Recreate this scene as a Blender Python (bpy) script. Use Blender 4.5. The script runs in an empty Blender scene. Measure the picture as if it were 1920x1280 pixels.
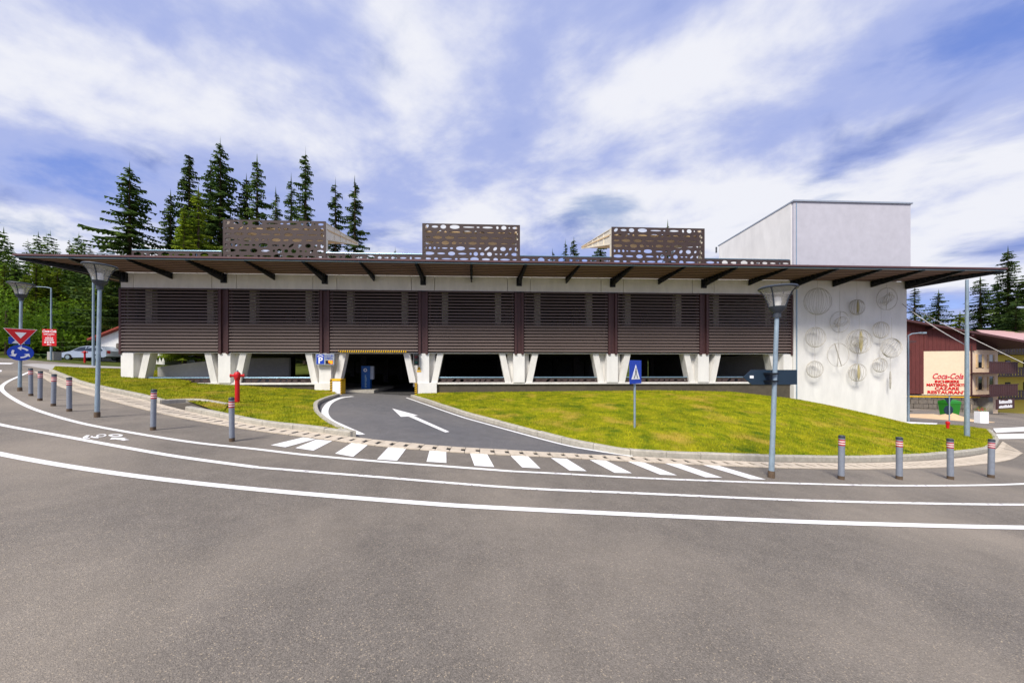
import bpy, bmesh, math, random
from mathutils import Vector, Matrix
R = math.radians
random.seed(7)
scene = bpy.context.scene
col = scene.collection

# ------------------------------------------------------------------ camera
F, CX, HY, EYE = 620.0, 911.0, 690.0, 1.75      # pixels of the 1920 wide photograph
cam = bpy.data.cameras.new('camera')
cam.sensor_width = 36.0
cam.lens = F/1920*36.0
cam.shift_x = (960-CX)/1920
cam.shift_y = (HY-640)/1920
cam.clip_start = 0.05
cam.clip_end = 3000
camo = bpy.data.objects.new('camera', cam)
camo.location = (0, 0, EYE)
camo.rotation_euler = (R(90), 0, 0)
col.objects.link(camo)
scene.camera = camo

# ------------------------------------------------------------------ world
SUN_EL, SUN_AZ = 50.0, 212.0     # azimuth clockwise from +Y (view direction)
w = bpy.data.worlds.new('World'); scene.world = w; w.use_nodes = True
nt = w.node_tree; nt.nodes.clear()
N = nt.nodes.new; L = nt.links.new
out = N('ShaderNodeOutputWorld')
sky = N('ShaderNodeTexSky'); sky.sky_type = 'NISHITA'; sky.sun_disc = False
sky.sun_elevation = R(SUN_EL); sky.sun_rotation = R(SUN_AZ); sky.altitude = 900
sky.air_density = 1.3; sky.dust_density = 0.3; sky.ozone_density = 3.0
bg = N('ShaderNodeBackground'); bg.inputs[1].default_value = 0.11
def math_(op, a=None, b=None, tree=None):
    m = (tree or nt).nodes.new('ShaderNodeMath'); m.operation = op
    for i, v in enumerate((a, b)):
        if v is None: continue
        if hasattr(v, 'is_output'): (tree or nt).links.new(v, m.inputs[i])
        else: m.inputs[i].default_value = v
    return m.outputs[0]
tc = N('ShaderNodeTexCoord'); sep = N('ShaderNodeSeparateXYZ'); L(tc.outputs['Generated'], sep.inputs[0])
den = math_('ADD', math_('MAXIMUM', sep.outputs[2], 0.0), 0.16)
cmb = N('ShaderNodeCombineXYZ')
L(math_('DIVIDE', sep.outputs[0], den), cmb.inputs[0]); L(math_('DIVIDE', sep.outputs[1], den), cmb.inputs[1])
def cloud_noise(scale, rot, stretch, loc, detail, rough, dist):
    mp = N('ShaderNodeMapping'); L(cmb.outputs[0], mp.inputs[0])
    mp.inputs['Rotation'].default_value = (0, 0, R(rot)); mp.inputs['Scale'].default_value = (1, stretch, 1)
    mp.inputs['Location'].default_value = loc
    n = N('ShaderNodeTexNoise'); L(mp.outputs[0], n.inputs['Vector'])
    n.inputs['Scale'].default_value = scale; n.inputs['Detail'].default_value = detail
    n.inputs['Roughness'].default_value = rough; n.inputs['Distortion'].default_value = dist
    return n.outputs['Fac']
def ramp(src, pts):
    r = N('ShaderNodeValToRGB'); L(src, r.inputs[0]); e = r.color_ramp.elements
    r.color_ramp.interpolation = 'EASE'
    while len(e) < len(pts): e.new(0.5)
    for q, (p, c) in zip(e, pts):
        q.position = p; q.color = (*c, 1) if len(c) == 3 else c
    return r.outputs[0]
big = cloud_noise(0.62, 35, 1.1, (4.7, 18.2, 0), 7, 0.52, 0.15)
fine = cloud_noise(1.7, 40, 1.25, (8.3, 2.2, 0), 10, 0.58, 0.2)
dark = cloud_noise(1.3, 30, 1.2, (8.4, 12.9, 0), 7, 0.56, 0.4)
mixf = math_('ADD', math_('MULTIPLY', big, 0.62), math_('MULTIPLY', fine, 0.38))
cover = ramp(mixf, [(0.30, (0.5,)*3), (0.52, (1,)*3)])
body = ramp(mixf, [(0.39, (0.75, 1.15, 2.9)), (0.48, (1.8, 2.1, 3.5)), (0.59, (3.75, 3.8, 4.1))])     # cloud radiance before strength
drk = ramp(dark, [(0.55, (1, 1, 1)), (0.72, (.40, .50, .72))])
sh_ = N('ShaderNodeMixRGB'); sh_.blend_type = 'MULTIPLY'; sh_.inputs[0].default_value = 1
L(body, sh_.inputs[1]); L(drk, sh_.inputs[2]); shade = sh_.outputs[0]
tint = N('ShaderNodeMixRGB'); tint.blend_type = 'MULTIPLY'; tint.inputs[0].default_value = 1
L(sky.outputs[0], tint.inputs[1]); tint.inputs[2].default_value = (.75, .72, .95, 1)
mx = N('ShaderNodeMixRGB'); L(cover, mx.inputs[0]); L(tint.outputs[0], mx.inputs[1]); L(shade, mx.inputs[2])
L(mx.outputs[0], bg.inputs[0]); L(bg.outputs[0], out.inputs[0])

# ------------------------------------------------------------------ sun
sun = bpy.data.lights.new('sun', 'SUN'); sun.energy = 2.6; sun.angle = R(18); sun.color = (1, 0.95, 0.87)
suno = bpy.data.objects.new('sun', sun); col.objects.link(suno)
d = Vector((math.sin(R(SUN_AZ))*math.cos(R(SUN_EL)), math.cos(R(SUN_AZ))*math.cos(R(SUN_EL)), math.sin(R(SUN_EL))))
suno.rotation_euler = d.to_track_quat('Z', 'Y').to_euler()
vs = scene.view_settings
vs.view_transform = 'Standard'; vs.look = 'None'; vs.gamma = 1; vs.use_curve_mapping = False
vs.exposure = 1.08

# ------------------------------------------------------------------ materials
def lin(c):
    return tuple(((v/255)/12.92 if v/255 <= 0.04045 else ((v/255+0.055)/1.055)**2.4) for v in c)
def mat(name, rgb, rough=0.7, metal=0.0, var=0.12, scale=6.0, bump=0.0, bscale=40, emit=None, spec=0.4, stretch=(1, 1, 1), alpha_glass=None, rgb2=None, var2scale=0.6, tight=.25):
    m = bpy.data.materials.new(name); m.use_nodes = True
    t = m.node_tree; b = t.nodes['Principled BSDF']
    b.inputs['Roughness'].default_value = rough; b.inputs['Metallic'].default_value = metal
    b.inputs['Specular IOR Level'].default_value = spec
    c = lin(rgb)
    co = t.nodes.new('ShaderNodeTexCoord'); mp = t.nodes.new('ShaderNodeMapping'); mp.inputs['Scale'].default_value = stretch
    t.links.new(co.outputs['Object'], mp.inputs[0])
    n = t.nodes.new('ShaderNodeTexNoise'); n.inputs['Scale'].default_value = scale; n.inputs['Detail'].default_value = 8; n.inputs['Roughness'].default_value = 0.65
    t.links.new(mp.outputs[0], n.inputs['Vector'])
    r = t.nodes.new('ShaderNodeValToRGB'); t.links.new(n.outputs['Fac'], r.inputs[0])
    e = r.color_ramp.elements
    e[0].position = .5-tight; e[1].position = .5+tight
    c2 = lin(rgb2) if rgb2 else tuple(v*(1-2*var) for v in c)
    c1 = c if rgb2 else tuple(min(1, v*(1+var)) for v in c)
    e[0].color = (*c2, 1); e[1].color = (*c1, 1)
    src = r.outputs[0]
    n2 = t.nodes.new('ShaderNodeTexNoise'); n2.inputs['Scale'].default_value = var2scale; n2.inputs['Detail'].default_value = 4
    t.links.new(mp.outputs[0], n2.inputs['Vector'])
    hs = t.nodes.new('ShaderNodeMixRGB'); hs.blend_type = 'MULTIPLY'; hs.inputs[0].default_value = 1
    r2 = t.nodes.new('ShaderNodeValToRGB'); t.links.new(n2.outputs['Fac'], r2.inputs[0])
    r2.color_ramp.elements[0].position = .3; r2.color_ramp.elements[1].position = .7
    lo = 1-var; r2.color_ramp.elements[0].color = (lo, lo, lo, 1)
    t.links.new(src, hs.inputs[1]); t.links.new(r2.outputs[0], hs.inputs[2]); src = hs.outputs[0]
    t.links.new(src, b.inputs['Base Color'])
    if bump:
        bn = t.nodes.new('ShaderNodeTexNoise'); bn.inputs['Scale'].default_value = bscale; bn.inputs['Detail'].default_value = 5
        t.links.new(mp.outputs[0], bn.inputs['Vector'])
        bp = t.nodes.new('ShaderNodeBump'); bp.inputs['Strength'].default_value = bump; bp.inputs['Distance'].default_value = 0.02
        t.links.new(bn.outputs['Fac'], bp.inputs['Height']); t.links.new(bp.outputs[0], b.inputs['Normal'])
    if emit:
        b.inputs['Emission Color'].default_value = (*lin(rgb), 1); b.inputs['Emission Strength'].default_value = emit
    if alpha_glass is not None:
        b.inputs['Transmission Weight'].default_value = 0.0; b.inputs['Alpha'].default_value = alpha_glass
    return m
M = {}
def asphalt(name, rgb, warm):
    m = mat(name, rgb, 0.88, 0, .10, 3.0, 0.5, 160, spec=.25, var2scale=.25)
    t = m.node_tree; b = t.nodes['Principled BSDF']; src = b.inputs['Base Color'].links[0].from_socket
    co = t.nodes['Texture Coordinate']
    v = t.nodes.new('ShaderNodeTexVoronoi'); v.inputs['Scale'].default_value = 150; t.links.new(co.outputs['Object'], v.inputs['Vector'])
    sp = t.nodes.new('ShaderNodeSeparateColor'); t.links.new(v.outputs['Color'], sp.inputs[0])
    rr = t.nodes.new('ShaderNodeValToRGB'); t.links.new(sp.outputs[0], rr.inputs[0])
    rr.color_ramp.elements[0].color = (.62, .62, .62, 1); rr.color_ramp.elements[1].color = (1.35, 1.33, 1.3, 1)
    x = rr.color_ramp.elements.new(.93); x.color = (1.15, 1.14, 1.12, 1); rr.color_ramp.elements[2].color = (1.95, 1.8, 1.5, 1)
    mm = t.nodes.new('ShaderNodeMixRGB'); mm.blend_type = 'MULTIPLY'; mm.inputs[0].default_value = 1
    t.links.new(src, mm.inputs[1]); t.links.new(rr.outputs[0], mm.inputs[2])
    # dusty warm patches
    n3 = t.nodes.new('ShaderNodeTexNoise'); n3.inputs['Scale'].default_value = .35; n3.inputs['Detail'].default_value = 6
    t.links.new(co.outputs['Object'], n3.inputs['Vector'])
    r3 = t.nodes.new('ShaderNodeValToRGB'); t.links.new(n3.outputs['Fac'], r3.inputs[0])
    r3.color_ramp.elements[0].position = .45; r3.color_ramp.elements[1].position = .75
    r3.color_ramp.elements[1].color = (warm, warm, warm, 1)
    m3 = t.nodes.new('ShaderNodeMixRGB'); t.links.new(r3.outputs[0], m3.inputs[0]); t.links.new(mm.outputs[0], m3.inputs[1])
    m3.inputs[2].default_value = (*lin((164, 152, 136)), 1)
    t.links.new(m3.outputs[0], b.inputs['Base Color'])
    return m
M['asphalt'] = asphalt('asphalt', (123, 116, 108), .45)
M['asphalt_new'] = asphalt('asphalt_new', (106, 105, 107), .15)
M['paint'] = mat('road_paint', (232, 230, 228), .7, var=.06, scale=25)
def worn(name, lo, hi):
    m = mat(name, (230, 228, 226), .75, var=.06, scale=25)
    t = m.node_tree; b = t.nodes['Principled BSDF']; co = t.nodes['Texture Coordinate']
    n = t.nodes.new('ShaderNodeTexNoise'); n.inputs['Scale'].default_value = 14; n.inputs['Detail'].default_value = 9; n.inputs['Roughness'].default_value = .75
    t.links.new(co.outputs['Object'], n.inputs['Vector'])
    r = t.nodes.new('ShaderNodeValToRGB'); t.links.new(n.outputs['Fac'], r.inputs[0])
    r.color_ramp.elements[0].position = lo; r.color_ramp.elements[1].position = hi
    src = b.inputs['Base Color'].links[0].from_socket
    mm = t.nodes.new('ShaderNodeMixRGB'); t.links.new(r.outputs[0], mm.inputs[0])
    mm.inputs[1].default_value = (*lin((112, 104, 101)), 1); t.links.new(src, mm.inputs[2])
    t.links.new(mm.outputs[0], b.inputs['Base Color'])
    return m
M['paint_worn'] = worn('road_paint_worn', .36, .46)
M['paint'] = worn('road_paint', .27, .40)
M['lawn'] = mat('lawn', (156, 148, 24), .95, rgb2=(84, 100, 10), scale=2.2, bump=.6, bscale=60, spec=.1, var=.2, var2scale=.5, tight=.17)
M['blade'] = mat('grass_blade', (180, 174, 34), .9, rgb2=(98, 120, 14), scale=2.0, spec=.1, var=.2, var2scale=.5, tight=.17)
for k_ in ('lawn', 'blade'):          # dry straw coloured and darker green patches
    t_ = M[k_].node_tree; b_ = t_.nodes['Principled BSDF']; s_ = b_.inputs['Base Color'].links[0].from_socket
    for sc_, lo_, hi_, c_ in ((.9, .54, .70, (172, 146, 62)), (1.6, .57, .68, (66, 92, 18))):
        n_ = t_.nodes.new('ShaderNodeTexNoise'); n_.inputs['Scale'].default_value = sc_; n_.inputs['Detail'].default_value = 7
        mp_ = t_.nodes.new('ShaderNodeMapping'); mp_.inputs['Location'].default_value = (sc_*9, 3, 0); t_.links.new(t_.nodes['Texture Coordinate'].outputs['Object'], mp_.inputs[0]); t_.links.new(mp_.outputs[0], n_.inputs['Vector'])
        r_ = t_.nodes.new('ShaderNodeValToRGB'); t_.links.new(n_.outputs['Fac'], r_.inputs[0]); r_.color_ramp.elements[0].position = lo_; r_.color_ramp.elements[1].position = hi_
        r_.color_ramp.elements[1].color = (.75, .75, .75, 1)
        x_ = t_.nodes.new('ShaderNodeMixRGB'); t_.links.new(r_.outputs[0], x_.inputs[0]); t_.links.new(s_, x_.inputs[1]); x_.inputs[2].default_value = (*lin(c_), 1); s_ = x_.outputs[0]
    t_.links.new(s_, b_.inputs['Base Color'])
M['ground'] = mat('ground', (84, 92, 34), .95, rgb2=(52, 60, 20), scale=.8, spec=.1)
M['kerb'] = mat('kerb', (176, 170, 156), .9, var=.16, scale=9, bump=.25)
M['gutter'] = mat('gutter', (200, 186, 166), .9, var=.14, scale=7, bump=.2)
M['dark'] = mat('dark', (22, 21, 20), .9)
M['path'] = mat('path', (170, 165, 160), .9)
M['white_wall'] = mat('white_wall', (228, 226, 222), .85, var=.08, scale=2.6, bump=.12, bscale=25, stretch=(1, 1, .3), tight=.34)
M['lavender'] = mat('lavender_render', (188, 186, 194), .85, var=.05, scale=3, bump=.1, bscale=30)
M['concrete_white'] = mat('concrete_white', (225, 222, 216), .85, var=.10, scale=3, bump=.1, stretch=(1, 1, .4))
M['fascia'] = mat('fascia_concrete', (224, 220, 213), .85, var=.08, scale=3, bump=.1, stretch=(1, 1, .35))
M['plinth'] = mat('plinth', (86, 78, 66), .9, var=.15, scale=4)
M['louvre'] = mat('louvre', (106, 91, 85), .7, var=.18, scale=5, stretch=(.3, 6, 6))
M['steel_red'] = mat('steel_red', (74, 46, 46), .55, var=.1)
M['canopy'] = mat('canopy', (140, 112, 108), .7, var=.12, scale=4, stretch=(.2, 5, 5))
M['canopy_edge'] = mat('canopy_edge', (92, 62, 64), .6, var=.1)
M['black_steel'] = mat('black_steel', (16, 20, 27), .5, var=.1)
M['rail'] = mat('rail', (140, 170, 190), .35, .7, var=.06)
M['screen'] = mat('screen', (66, 51, 48), .65, var=.1, scale=8)
M['cream'] = mat('cream_steel', (226, 216, 194), .6, var=.05)
M['tan'] = mat('tan_board', (222, 190, 142), .8, var=.1)
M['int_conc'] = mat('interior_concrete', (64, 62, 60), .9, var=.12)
M['int_white'] = mat('interior_white', (222, 220, 214), .85, var=.06)
M['galv'] = mat('galvanised', (150, 168, 180), .45, .25, var=.16, scale=14, stretch=(1, 1, .4))
M['bollard'] = mat('bollard_grey', (134, 140, 150), .5, .1, var=.1, scale=12)
M['rust'] = mat('rusty_base', (98, 80, 62), .8, var=.2, scale=20)
M['red'] = mat('red_paint', (196, 22, 26), .45, var=.06)
M['band_red'] = mat('band_red', (176, 34, 42), .5, var=.06)
M['band_white'] = mat('band_white', (222, 220, 216), .5, var=.04)
M['charcoal'] = mat('charcoal', (54, 60, 68), .5, var=.08)
M['lamp_glass'] = mat('lamp_glass', (225, 222, 212), .12, var=.03, alpha_glass=.30)
M['lamp_white'] = mat('lamp_white', (240, 238, 232), .5, var=.02)
M['blue'] = mat('sign_blue', (16, 62, 178), .45, var=.04)
M['sign_white'] = mat('sign_white', (236, 236, 238), .5, var=.03)
M['sign_red'] = mat('sign_red', (206, 20, 26), .45, var=.04)
M['sign_back'] = mat('sign_back', (28, 46, 62), .5, var=.06)
M['yellow'] = mat('yellow', (236, 184, 20), .55, var=.05)
M['black'] = mat('black', (18, 18, 20), .6, var=.1)
M['orange_led'] = mat('orange_led', (255, 120, 20), .5, emit=1.2, var=.02)
M['sign_grey'] = mat('sign_grey', (160, 168, 180), .5, .2, var=.05)
M['totem_blue'] = mat('totem_blue', (16, 84, 156), .4, var=.05)
M['glass'] = mat('glass_dark', (30, 36, 42), .08, var=.05, spec=.8)
M['beige'] = mat('beige_render', (232, 206, 176), .85, var=.04, scale=3)
M['yellow_wall'] = mat('yellow_render', (226, 204, 84), .85, var=.05, scale=3)
M['wood_red'] = mat('wood_red', (104, 50, 46), .7, var=.2, scale=5, stretch=(5, 5, .4))
M['wood_dark'] = mat('wood_dark', (74, 42, 42), .7, var=.2, scale=6)
M['wood_black'] = mat('wood_black', (44, 34, 34), .7, var=.2, scale=6)
M['roof_dark'] = mat('roof_dark', (82, 52, 52), .6, var=.12)
M['roof_pink'] = mat('roof_pink', (196, 156, 150), .5, var=.08)
M['roof_red'] = mat('roof_red', (142, 58, 44), .75, var=.15)
M['stone'] = mat('stone', (132, 122, 108), .9, rgb2=(86, 80, 76), scale=3.5, bump=.6, bscale=8)
M['sand'] = mat('sand', (206, 174, 136), .95, var=.1, bump=.3)
M['green_bin'] = mat('green_bin', (34, 122, 30), .5, var=.06)
M['car'] = mat('car_paint', (176, 186, 196), .28, .5, var=.03)
M['tyre'] = mat('tyre', (24, 24, 25), .85)
M['bark'] = mat('bark', (92, 76, 62), .9, var=.2, scale=8, stretch=(1, 1, .3))
M['wire'] = mat('wire_grey', (180, 174, 162), .6, .3, var=.15)
M['wire_olive'] = mat('wire_olive', (186, 174, 130), .7, var=.15)
M['cable'] = mat('cable', (190, 186, 184), .6)
def foliage(name, a, b_, sc=.5):
    m = mat(name, a, .75, rgb2=b_, scale=sc, spec=.2, var=.3, var2scale=.25, tight=.14)
    t = m.node_tree; b = t.nodes['Principled BSDF']
    oi = t.nodes.new('ShaderNodeObjectInfo'); src = b.inputs['Base Color'].links[0].from_socket
    hv = t.nodes.new('ShaderNodeHueSaturation')
    t.links.new(math_('ADD', math_('MULTIPLY', oi.outputs['Random'], .5, t), .75, t), hv.inputs['Value'])
    t.links.new(src, hv.inputs['Color']); t.links.new(hv.outputs[0], b.inputs['Base Color'])
    tr = t.nodes.new('ShaderNodeBsdfTranslucent'); t.links.new(hv.outputs[0], tr.inputs[0])
    ms = t.nodes.new('ShaderNodeMixShader'); ms.inputs[0].default_value = .45
    t.links.new(b.outputs[0], ms.inputs[1]); t.links.new(tr.outputs[0], ms.inputs[2]); t.links.new(ms.outputs[0], t.nodes['Material Output'].inputs[0])
    return m
M['needles'] = foliage('spruce_needles', (106, 128, 58), (48, 74, 40))
M['needles_fresh'] = foliage('fresh_needles', (150, 162, 46), (82, 112, 32))
M['wood_needles'] = foliage('wood_needles', (118, 146, 48), (50, 82, 30))
M['leaves'] = foliage('broad_leaves', (138, 172, 44), (70, 108, 30))

# ------------------------------------------------------------------ mesh helpers
class MB:
    def __init__(s): s.v = []; s.f = []; s.m = []; s.mi = 0
    def add(s, vs, fs):
        o = len(s.v); s.v += [tuple(p) for p in vs]
        for f in fs: s.f.append(tuple(i+o for i in f)); s.m.append(s.mi)
        return s
    def box(s, x0, x1, y0, y1, z0, z1):
        return s.add([(x0, y0, z0), (x1, y0, z0), (x1, y1, z0), (x0, y1, z0), (x0, y0, z1), (x1, y0, z1), (x1, y1, z1), (x0, y1, z1)],
                     [(0, 3, 2, 1), (4, 5, 6, 7), (0, 1, 5, 4), (1, 2, 6, 5), (2, 3, 7, 6), (3, 0, 4, 7)])
    def hexa(s, p):      # 8 points: bottom 4, top 4
        return s.add(p, [(0, 3, 2, 1), (4, 5, 6, 7), (0, 1, 5, 4), (1, 2, 6, 5), (2, 3, 7, 6), (3, 0, 4, 7)])
    def prism(s, poly, axis, a, b):   # poly of 2D points, extruded along axis x / y / z
        def P(p, h): return {'x': (h, p[0], p[1]), 'y': (p[0], h, p[1]), 'z': (p[0], p[1], h)}[axis]
        n = len(poly)
        return s.add([P(p, a) for p in poly]+[P(p, b) for p in poly],
                     [tuple(range(n))[::-1], tuple(range(n, 2*n))]+[(i, (i+1) % n, n+(i+1) % n, n+i) for i in range(n)])
    def tube(s, path, r, n=8, cap=True):
        path = [Vector(p) for p in path]; rs = r if isinstance(r, (list, tuple)) else [r]*len(path)
        rings = []
        for i, p in enumerate(path):
            t = (path[min(i+1, len(path)-1)]-path[max(i-1, 0)]).normalized()
            a = Vector((0, 0, 1)) if abs(t.z) < .9 else Vector((1, 0, 0))
            x = t.cross(a).normalized(); y = t.cross(x)
            rings.append([p+(x*math.cos(2*math.pi*k/n)+y*math.sin(2*math.pi*k/n))*rs[i] for k in range(n)])
        fs = []
        for i in range(len(path)-1):
            for k in range(n): fs.append((i*n+k, i*n+(k+1) % n, (i+1)*n+(k+1) % n, (i+1)*n+k))
        if cap: fs += [tuple(range(n)), tuple(range((len(path)-1)*n, len(path)*n))]
        return s.add([q for rg in rings for q in rg], fs)
    def lathe(s, prof, n=16, c=(0, 0)):    # profile of (r, z)
        k0 = len(prof); vs = []
        for r, z in prof:
            vs += [(c[0]+r*math.cos(2*math.pi*k/n), c[1]+r*math.sin(2*math.pi*k/n), z) for k in range(n)]
        fs = [(i*n+k, i*n+(k+1) % n, (i+1)*n+(k+1) % n, (i+1)*n+k) for i in range(k0-1) for k in range(n)]
        if prof[0][0] > 0: fs.append(tuple(range(n))[::-1])
        if prof[-1][0] > 0: fs.append(tuple(range((k0-1)*n, k0*n)))
        return s.add(vs, fs)
    def mesh(s, name, mats, smooth=False):
        me = bpy.data.meshes.new(name); me.from_pydata(s.v, [], s.f)
        mats = mats if isinstance(mats, list) else [mats]
        for m in mats: me.materials.append(M[m] if isinstance(m, str) else m)
        if len(mats) > 1: me.polygons.foreach_set('material_index', s.m)
        if smooth: me.shade_smooth(); me.set_sharp_from_angle(angle=R(35))
        me.update(); return me
    def build(s, name, mats, parent=None, smooth=False, **kw):
        return link(name, s.mesh(name, mats, smooth), parent, **kw)
def link(name, data, parent=None, loc=None, rz=0, label=None, cat=None, group=None, kind=None):
    o = bpy.data.objects.new(name, data); col.objects.link(o); o.parent = parent
    if loc is not None: o.location = loc
    if rz: o.rotation_euler = (0, 0, rz)
    for k, v in (('label', label), ('category', cat), ('group', group), ('kind', kind)):
        if v: o[k] = v
    return o
def thing(name, label, cat, loc=(0, 0, 0), rz=0, group=None):
    return link(name, None, None, loc, rz, label, cat, group)
def copy_tree(o, parent=None):
    c = o.copy(); col.objects.link(c); c.parent = parent
    for ch in o.children: copy_tree(ch, c)
    return c
def text_part(txt, size, material, parent, loc, name='lettering', shear=0, rot=(R(90), 0, 0), sx=1.0, ext=.004, align='CENTER', bold=0):
    cu = bpy.data.curves.new(name, 'FONT'); cu.body = txt; cu.size = size; cu.extrude = ext; cu.shear = shear
    cu.align_x = align; cu.offset = bold; cu.resolution_u = 3
    to = bpy.data.objects.new('tmp', cu); col.objects.link(to)
    dg = bpy.context.evaluated_depsgraph_get()
    me = bpy.data.meshes.new_from_object(to.evaluated_get(dg)); bpy.data.objects.remove(to)
    me.materials.clear(); me.materials.append(M[material])
    o = link(name, me, parent, loc); o.rotation_euler = rot; o.scale = (sx, 1, 1)
    return o

def worn_words(words, z, h, parent, material, x0=0.0, vertical=False, y=-.006):   # lettering too blurred to read: one stroke block per letter
    rn = random.Random(int(abs(z)*100)+len(words)); m = MB(); adv = h*.72; tot = sum(len_+.7 for len_ in words)*adv-.7*adv; x = -tot/2
    for n_ in words:
        for k in range(n_):
            a0, a1 = x+k*adv, x+k*adv+h*.5; hh_ = h*rn.choice([.7, .85, 1.0])
            if vertical: m.box(x0, x0+hh_, y, -.001, z+a0+tot/2, z+a1+tot/2)
            else: m.box(x0+a0, x0+a1, y, -.001, z, z+hh_)
        x += (n_+.7)*adv
    m.build('lettering', material, parent)

# ------------------------------------------------------------------ site: one evenly sloping plane
SL, Z0 = -0.062, 0.03
def gz(x, y=0): return Z0+SL*x
def G(px, py, dz=0.0):           # where a sight line of the photograph meets the sloping site
    k = ((py-HY)+SL*(px-CX))/F
    Y = (EYE-Z0-dz)/k; X = (px-CX)/F*Y
    return Vector((X, Y, gz(X)+dz))
PHI, DIST = R(2.5), 17.3
BO = Vector((-math.sin(PHI)*DIST, math.cos(PHI)*DIST, 0))
BU = Vector((math.cos(PHI), math.sin(PHI), 0)); BV = Vector((-math.sin(PHI), math.cos(PHI), 0))
def B(u, v, z=0): return BO+BU*u+BV*v+Vector((0, 0, z))
def UZ(px, py, v):               # facade coordinates of a sight line at set-back v
    k = (px-CX)/F; o = BO+BV*v
    u = (k*o.y-o.x)/(BU.x-k*BU.y); p = o+BU*u
    return u, EYE+(HY-py)/F*p.y
def spline(pts, n):
    pts = [Vector(p) for p in pts]; P = [2*pts[0]-pts[1]]+pts+[2*pts[-1]-pts[-2]]
    fine = []
    for i in range(1, len(P)-2):
        for k in range(24):
            t = k/24; a, b, c, e = P[i-1], P[i], P[i+1], P[i+2]
            fine.append(.5*((2*b)+(c-a)*t+(2*a-5*b+4*c-e)*t*t+(3*b-a-3*c+e)*t*t*t))
    fine.append(P[-2])
    return resample(fine, n)
def resample(fine, n):
    fine = [Vector(p) for p in fine]
    L_ = [0]
    for a, b in zip(fine, fine[1:]): L_.append(L_[-1]+(b-a).length)
    res = []; j = 0
    for k in range(n+1):
        t = L_[-1]*k/n
        while j < len(fine)-2 and L_[j+1] < t: j += 1
        q = (t-L_[j])/max(1e-9, L_[j+1]-L_[j]); res.append(fine[j].lerp(fine[j+1], min(1, q)))
    return res
def length(pts): return sum((b-a).length for a, b in zip(pts, pts[1:]))

# terrain to the horizon
g = MB(); nx, ny = 150, 130
xs = [-700+1400*i/nx for i in range(nx+1)]
xs = [x*abs(x)/700 for x in xs]
ys = [-200+1100*(j/ny)**1.6 for j in range(ny+1)]
def terrain(x, y):
    z = Z0+SL*max(-160, min(160, x))-.05
    up = max(0, y-(40 if x < 30 else 62))
    z += up*.16*(1/(1+math.exp((x-30)/12)))+max(0, y-60)*.05
    return z
for y in ys:
    for x in xs: g.v.append((x, y, terrain(x, y)))
for j in range(ny):
    for i in range(nx): g.f.append((j*(nx+1)+i, j*(nx+1)+i+1, (j+1)*(nx+1)+i+1, (j+1)*(nx+1)+i)); g.m.append(0)
g.build('ground', 'ground', kind='structure', smooth=True)
# road sheet
poly = [(-150, -60), (150, -60), (150, 80), (70, 62), (44, 34), (27, 25), (-22, 24.5), (-40, 28.5), (-60, 31), (-150, 46)]
MB().add([(x, y, gz(x)) for x, y in poly], [tuple(range(len(poly)))]).build('road', 'asphalt', kind='structure')
def sheet(name, pts, material, dz, **kw):
    return MB().add([(p[0], p[1], gz(p[0])+dz) for p in pts], [tuple(range(len(pts)))]).build(name, material, **kw)
def strip(name, pts, wd, material, dz, n=80, parent=None, **kw):
    c = spline(pts, n); m = MB(); vs = []
    for i, p in enumerate(c):
        t = (c[min(i+1, n)]-c[max(i-1, 0)]).normalized(); s = Vector((-t.y, t.x, 0)).normalized()*wd/2
        for q in (p-s, p+s): vs.append((q.x, q.y, gz(q.x)+dz))
    return m.add(vs, [(2*i, 2*i+1, 2*i+3, 2*i+2) for i in range(n)]).build(name, material, parent, **kw)
def px(lst): return [G(a, b) for a, b in lst]
strip('lane_line', px([(58, 696), (37, 705), (15, 715), (3, 726), (12, 739), (50, 761), (100, 779), (160, 795), (240, 810), (360, 829), (480, 842), (575, 853), (711, 865), (846, 875), (960, 883.5)]), .095, 'paint', .006, 140, kind='structure')
strip('lane_line', px([(960, 883.5), (1051, 888), (1202, 896), (1353, 902), (1480, 906), (1650, 910), (1800, 910), (1920, 907), (2100, 899)]), .08, 'paint_worn', .006, 90, kind='structure')
strip('lane_line', px([(-120, 760), (-60, 779), (0, 796), (120, 818), (240, 840), (340, 857), (480, 876)]), .10, 'paint', .006, kind='structure')
strip('lane_line', px([(480, 876), (590, 885), (700, 893.6), (960, 914), (1190, 924.5), (1480, 937), (1700, 943), (1920, 946), (2150, 944)]), .08, 'paint_worn', .006, 110, kind='structure')
strip('lane_line', px([(-150, 815), (0, 851), (200, 885), (450, 914.5), (762, 941), (960, 953.5), (1400, 974), (1660, 983), (1920, 989), (2200, 991)]), .115, 'paint', .006, 140, kind='structure')
# zebra crossing
bars = []
for q in ([(250, 497), (350, 512), (560, 455), (475, 443)], [(420, 517), (545, 535), (675, 468), (565, 458)], [(695, 555), (820, 578), (928, 490), (815, 478)],
          [(985, 595), (1125, 605), (1192, 515), (1075, 500)], [(1328, 612), (1466, 620), (1464, 535), (1352, 525)], [(1660, 640), (1797, 649), (1745, 555), (1627, 547)]):
    bars.append([(440+a/3.692, 700+b/3.692) for a, b in q])
for q in ([(262, 584), (375, 590), (298, 515), (190, 512)], [(555, 603), (662, 607), (538, 530), (440, 525)], [(835, 617), (943, 620), (782, 541), (680, 536)],
          [(1118, 629), (1222, 633), (1018, 553), (915, 546)], [(1398, 645), (1505, 648), (1250, 563), (1143, 557)], [(1680, 657), (1775, 659), (1478, 572), (1368, 564)]):
    bars.append([(900+a/3.31, 700+b/3.31) for a, b in q])
zc = link('zebra_crossing', None, kind='structure')
for q in bars: sheet('stripe', px(q), 'paint', .007, parent=zc)
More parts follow.
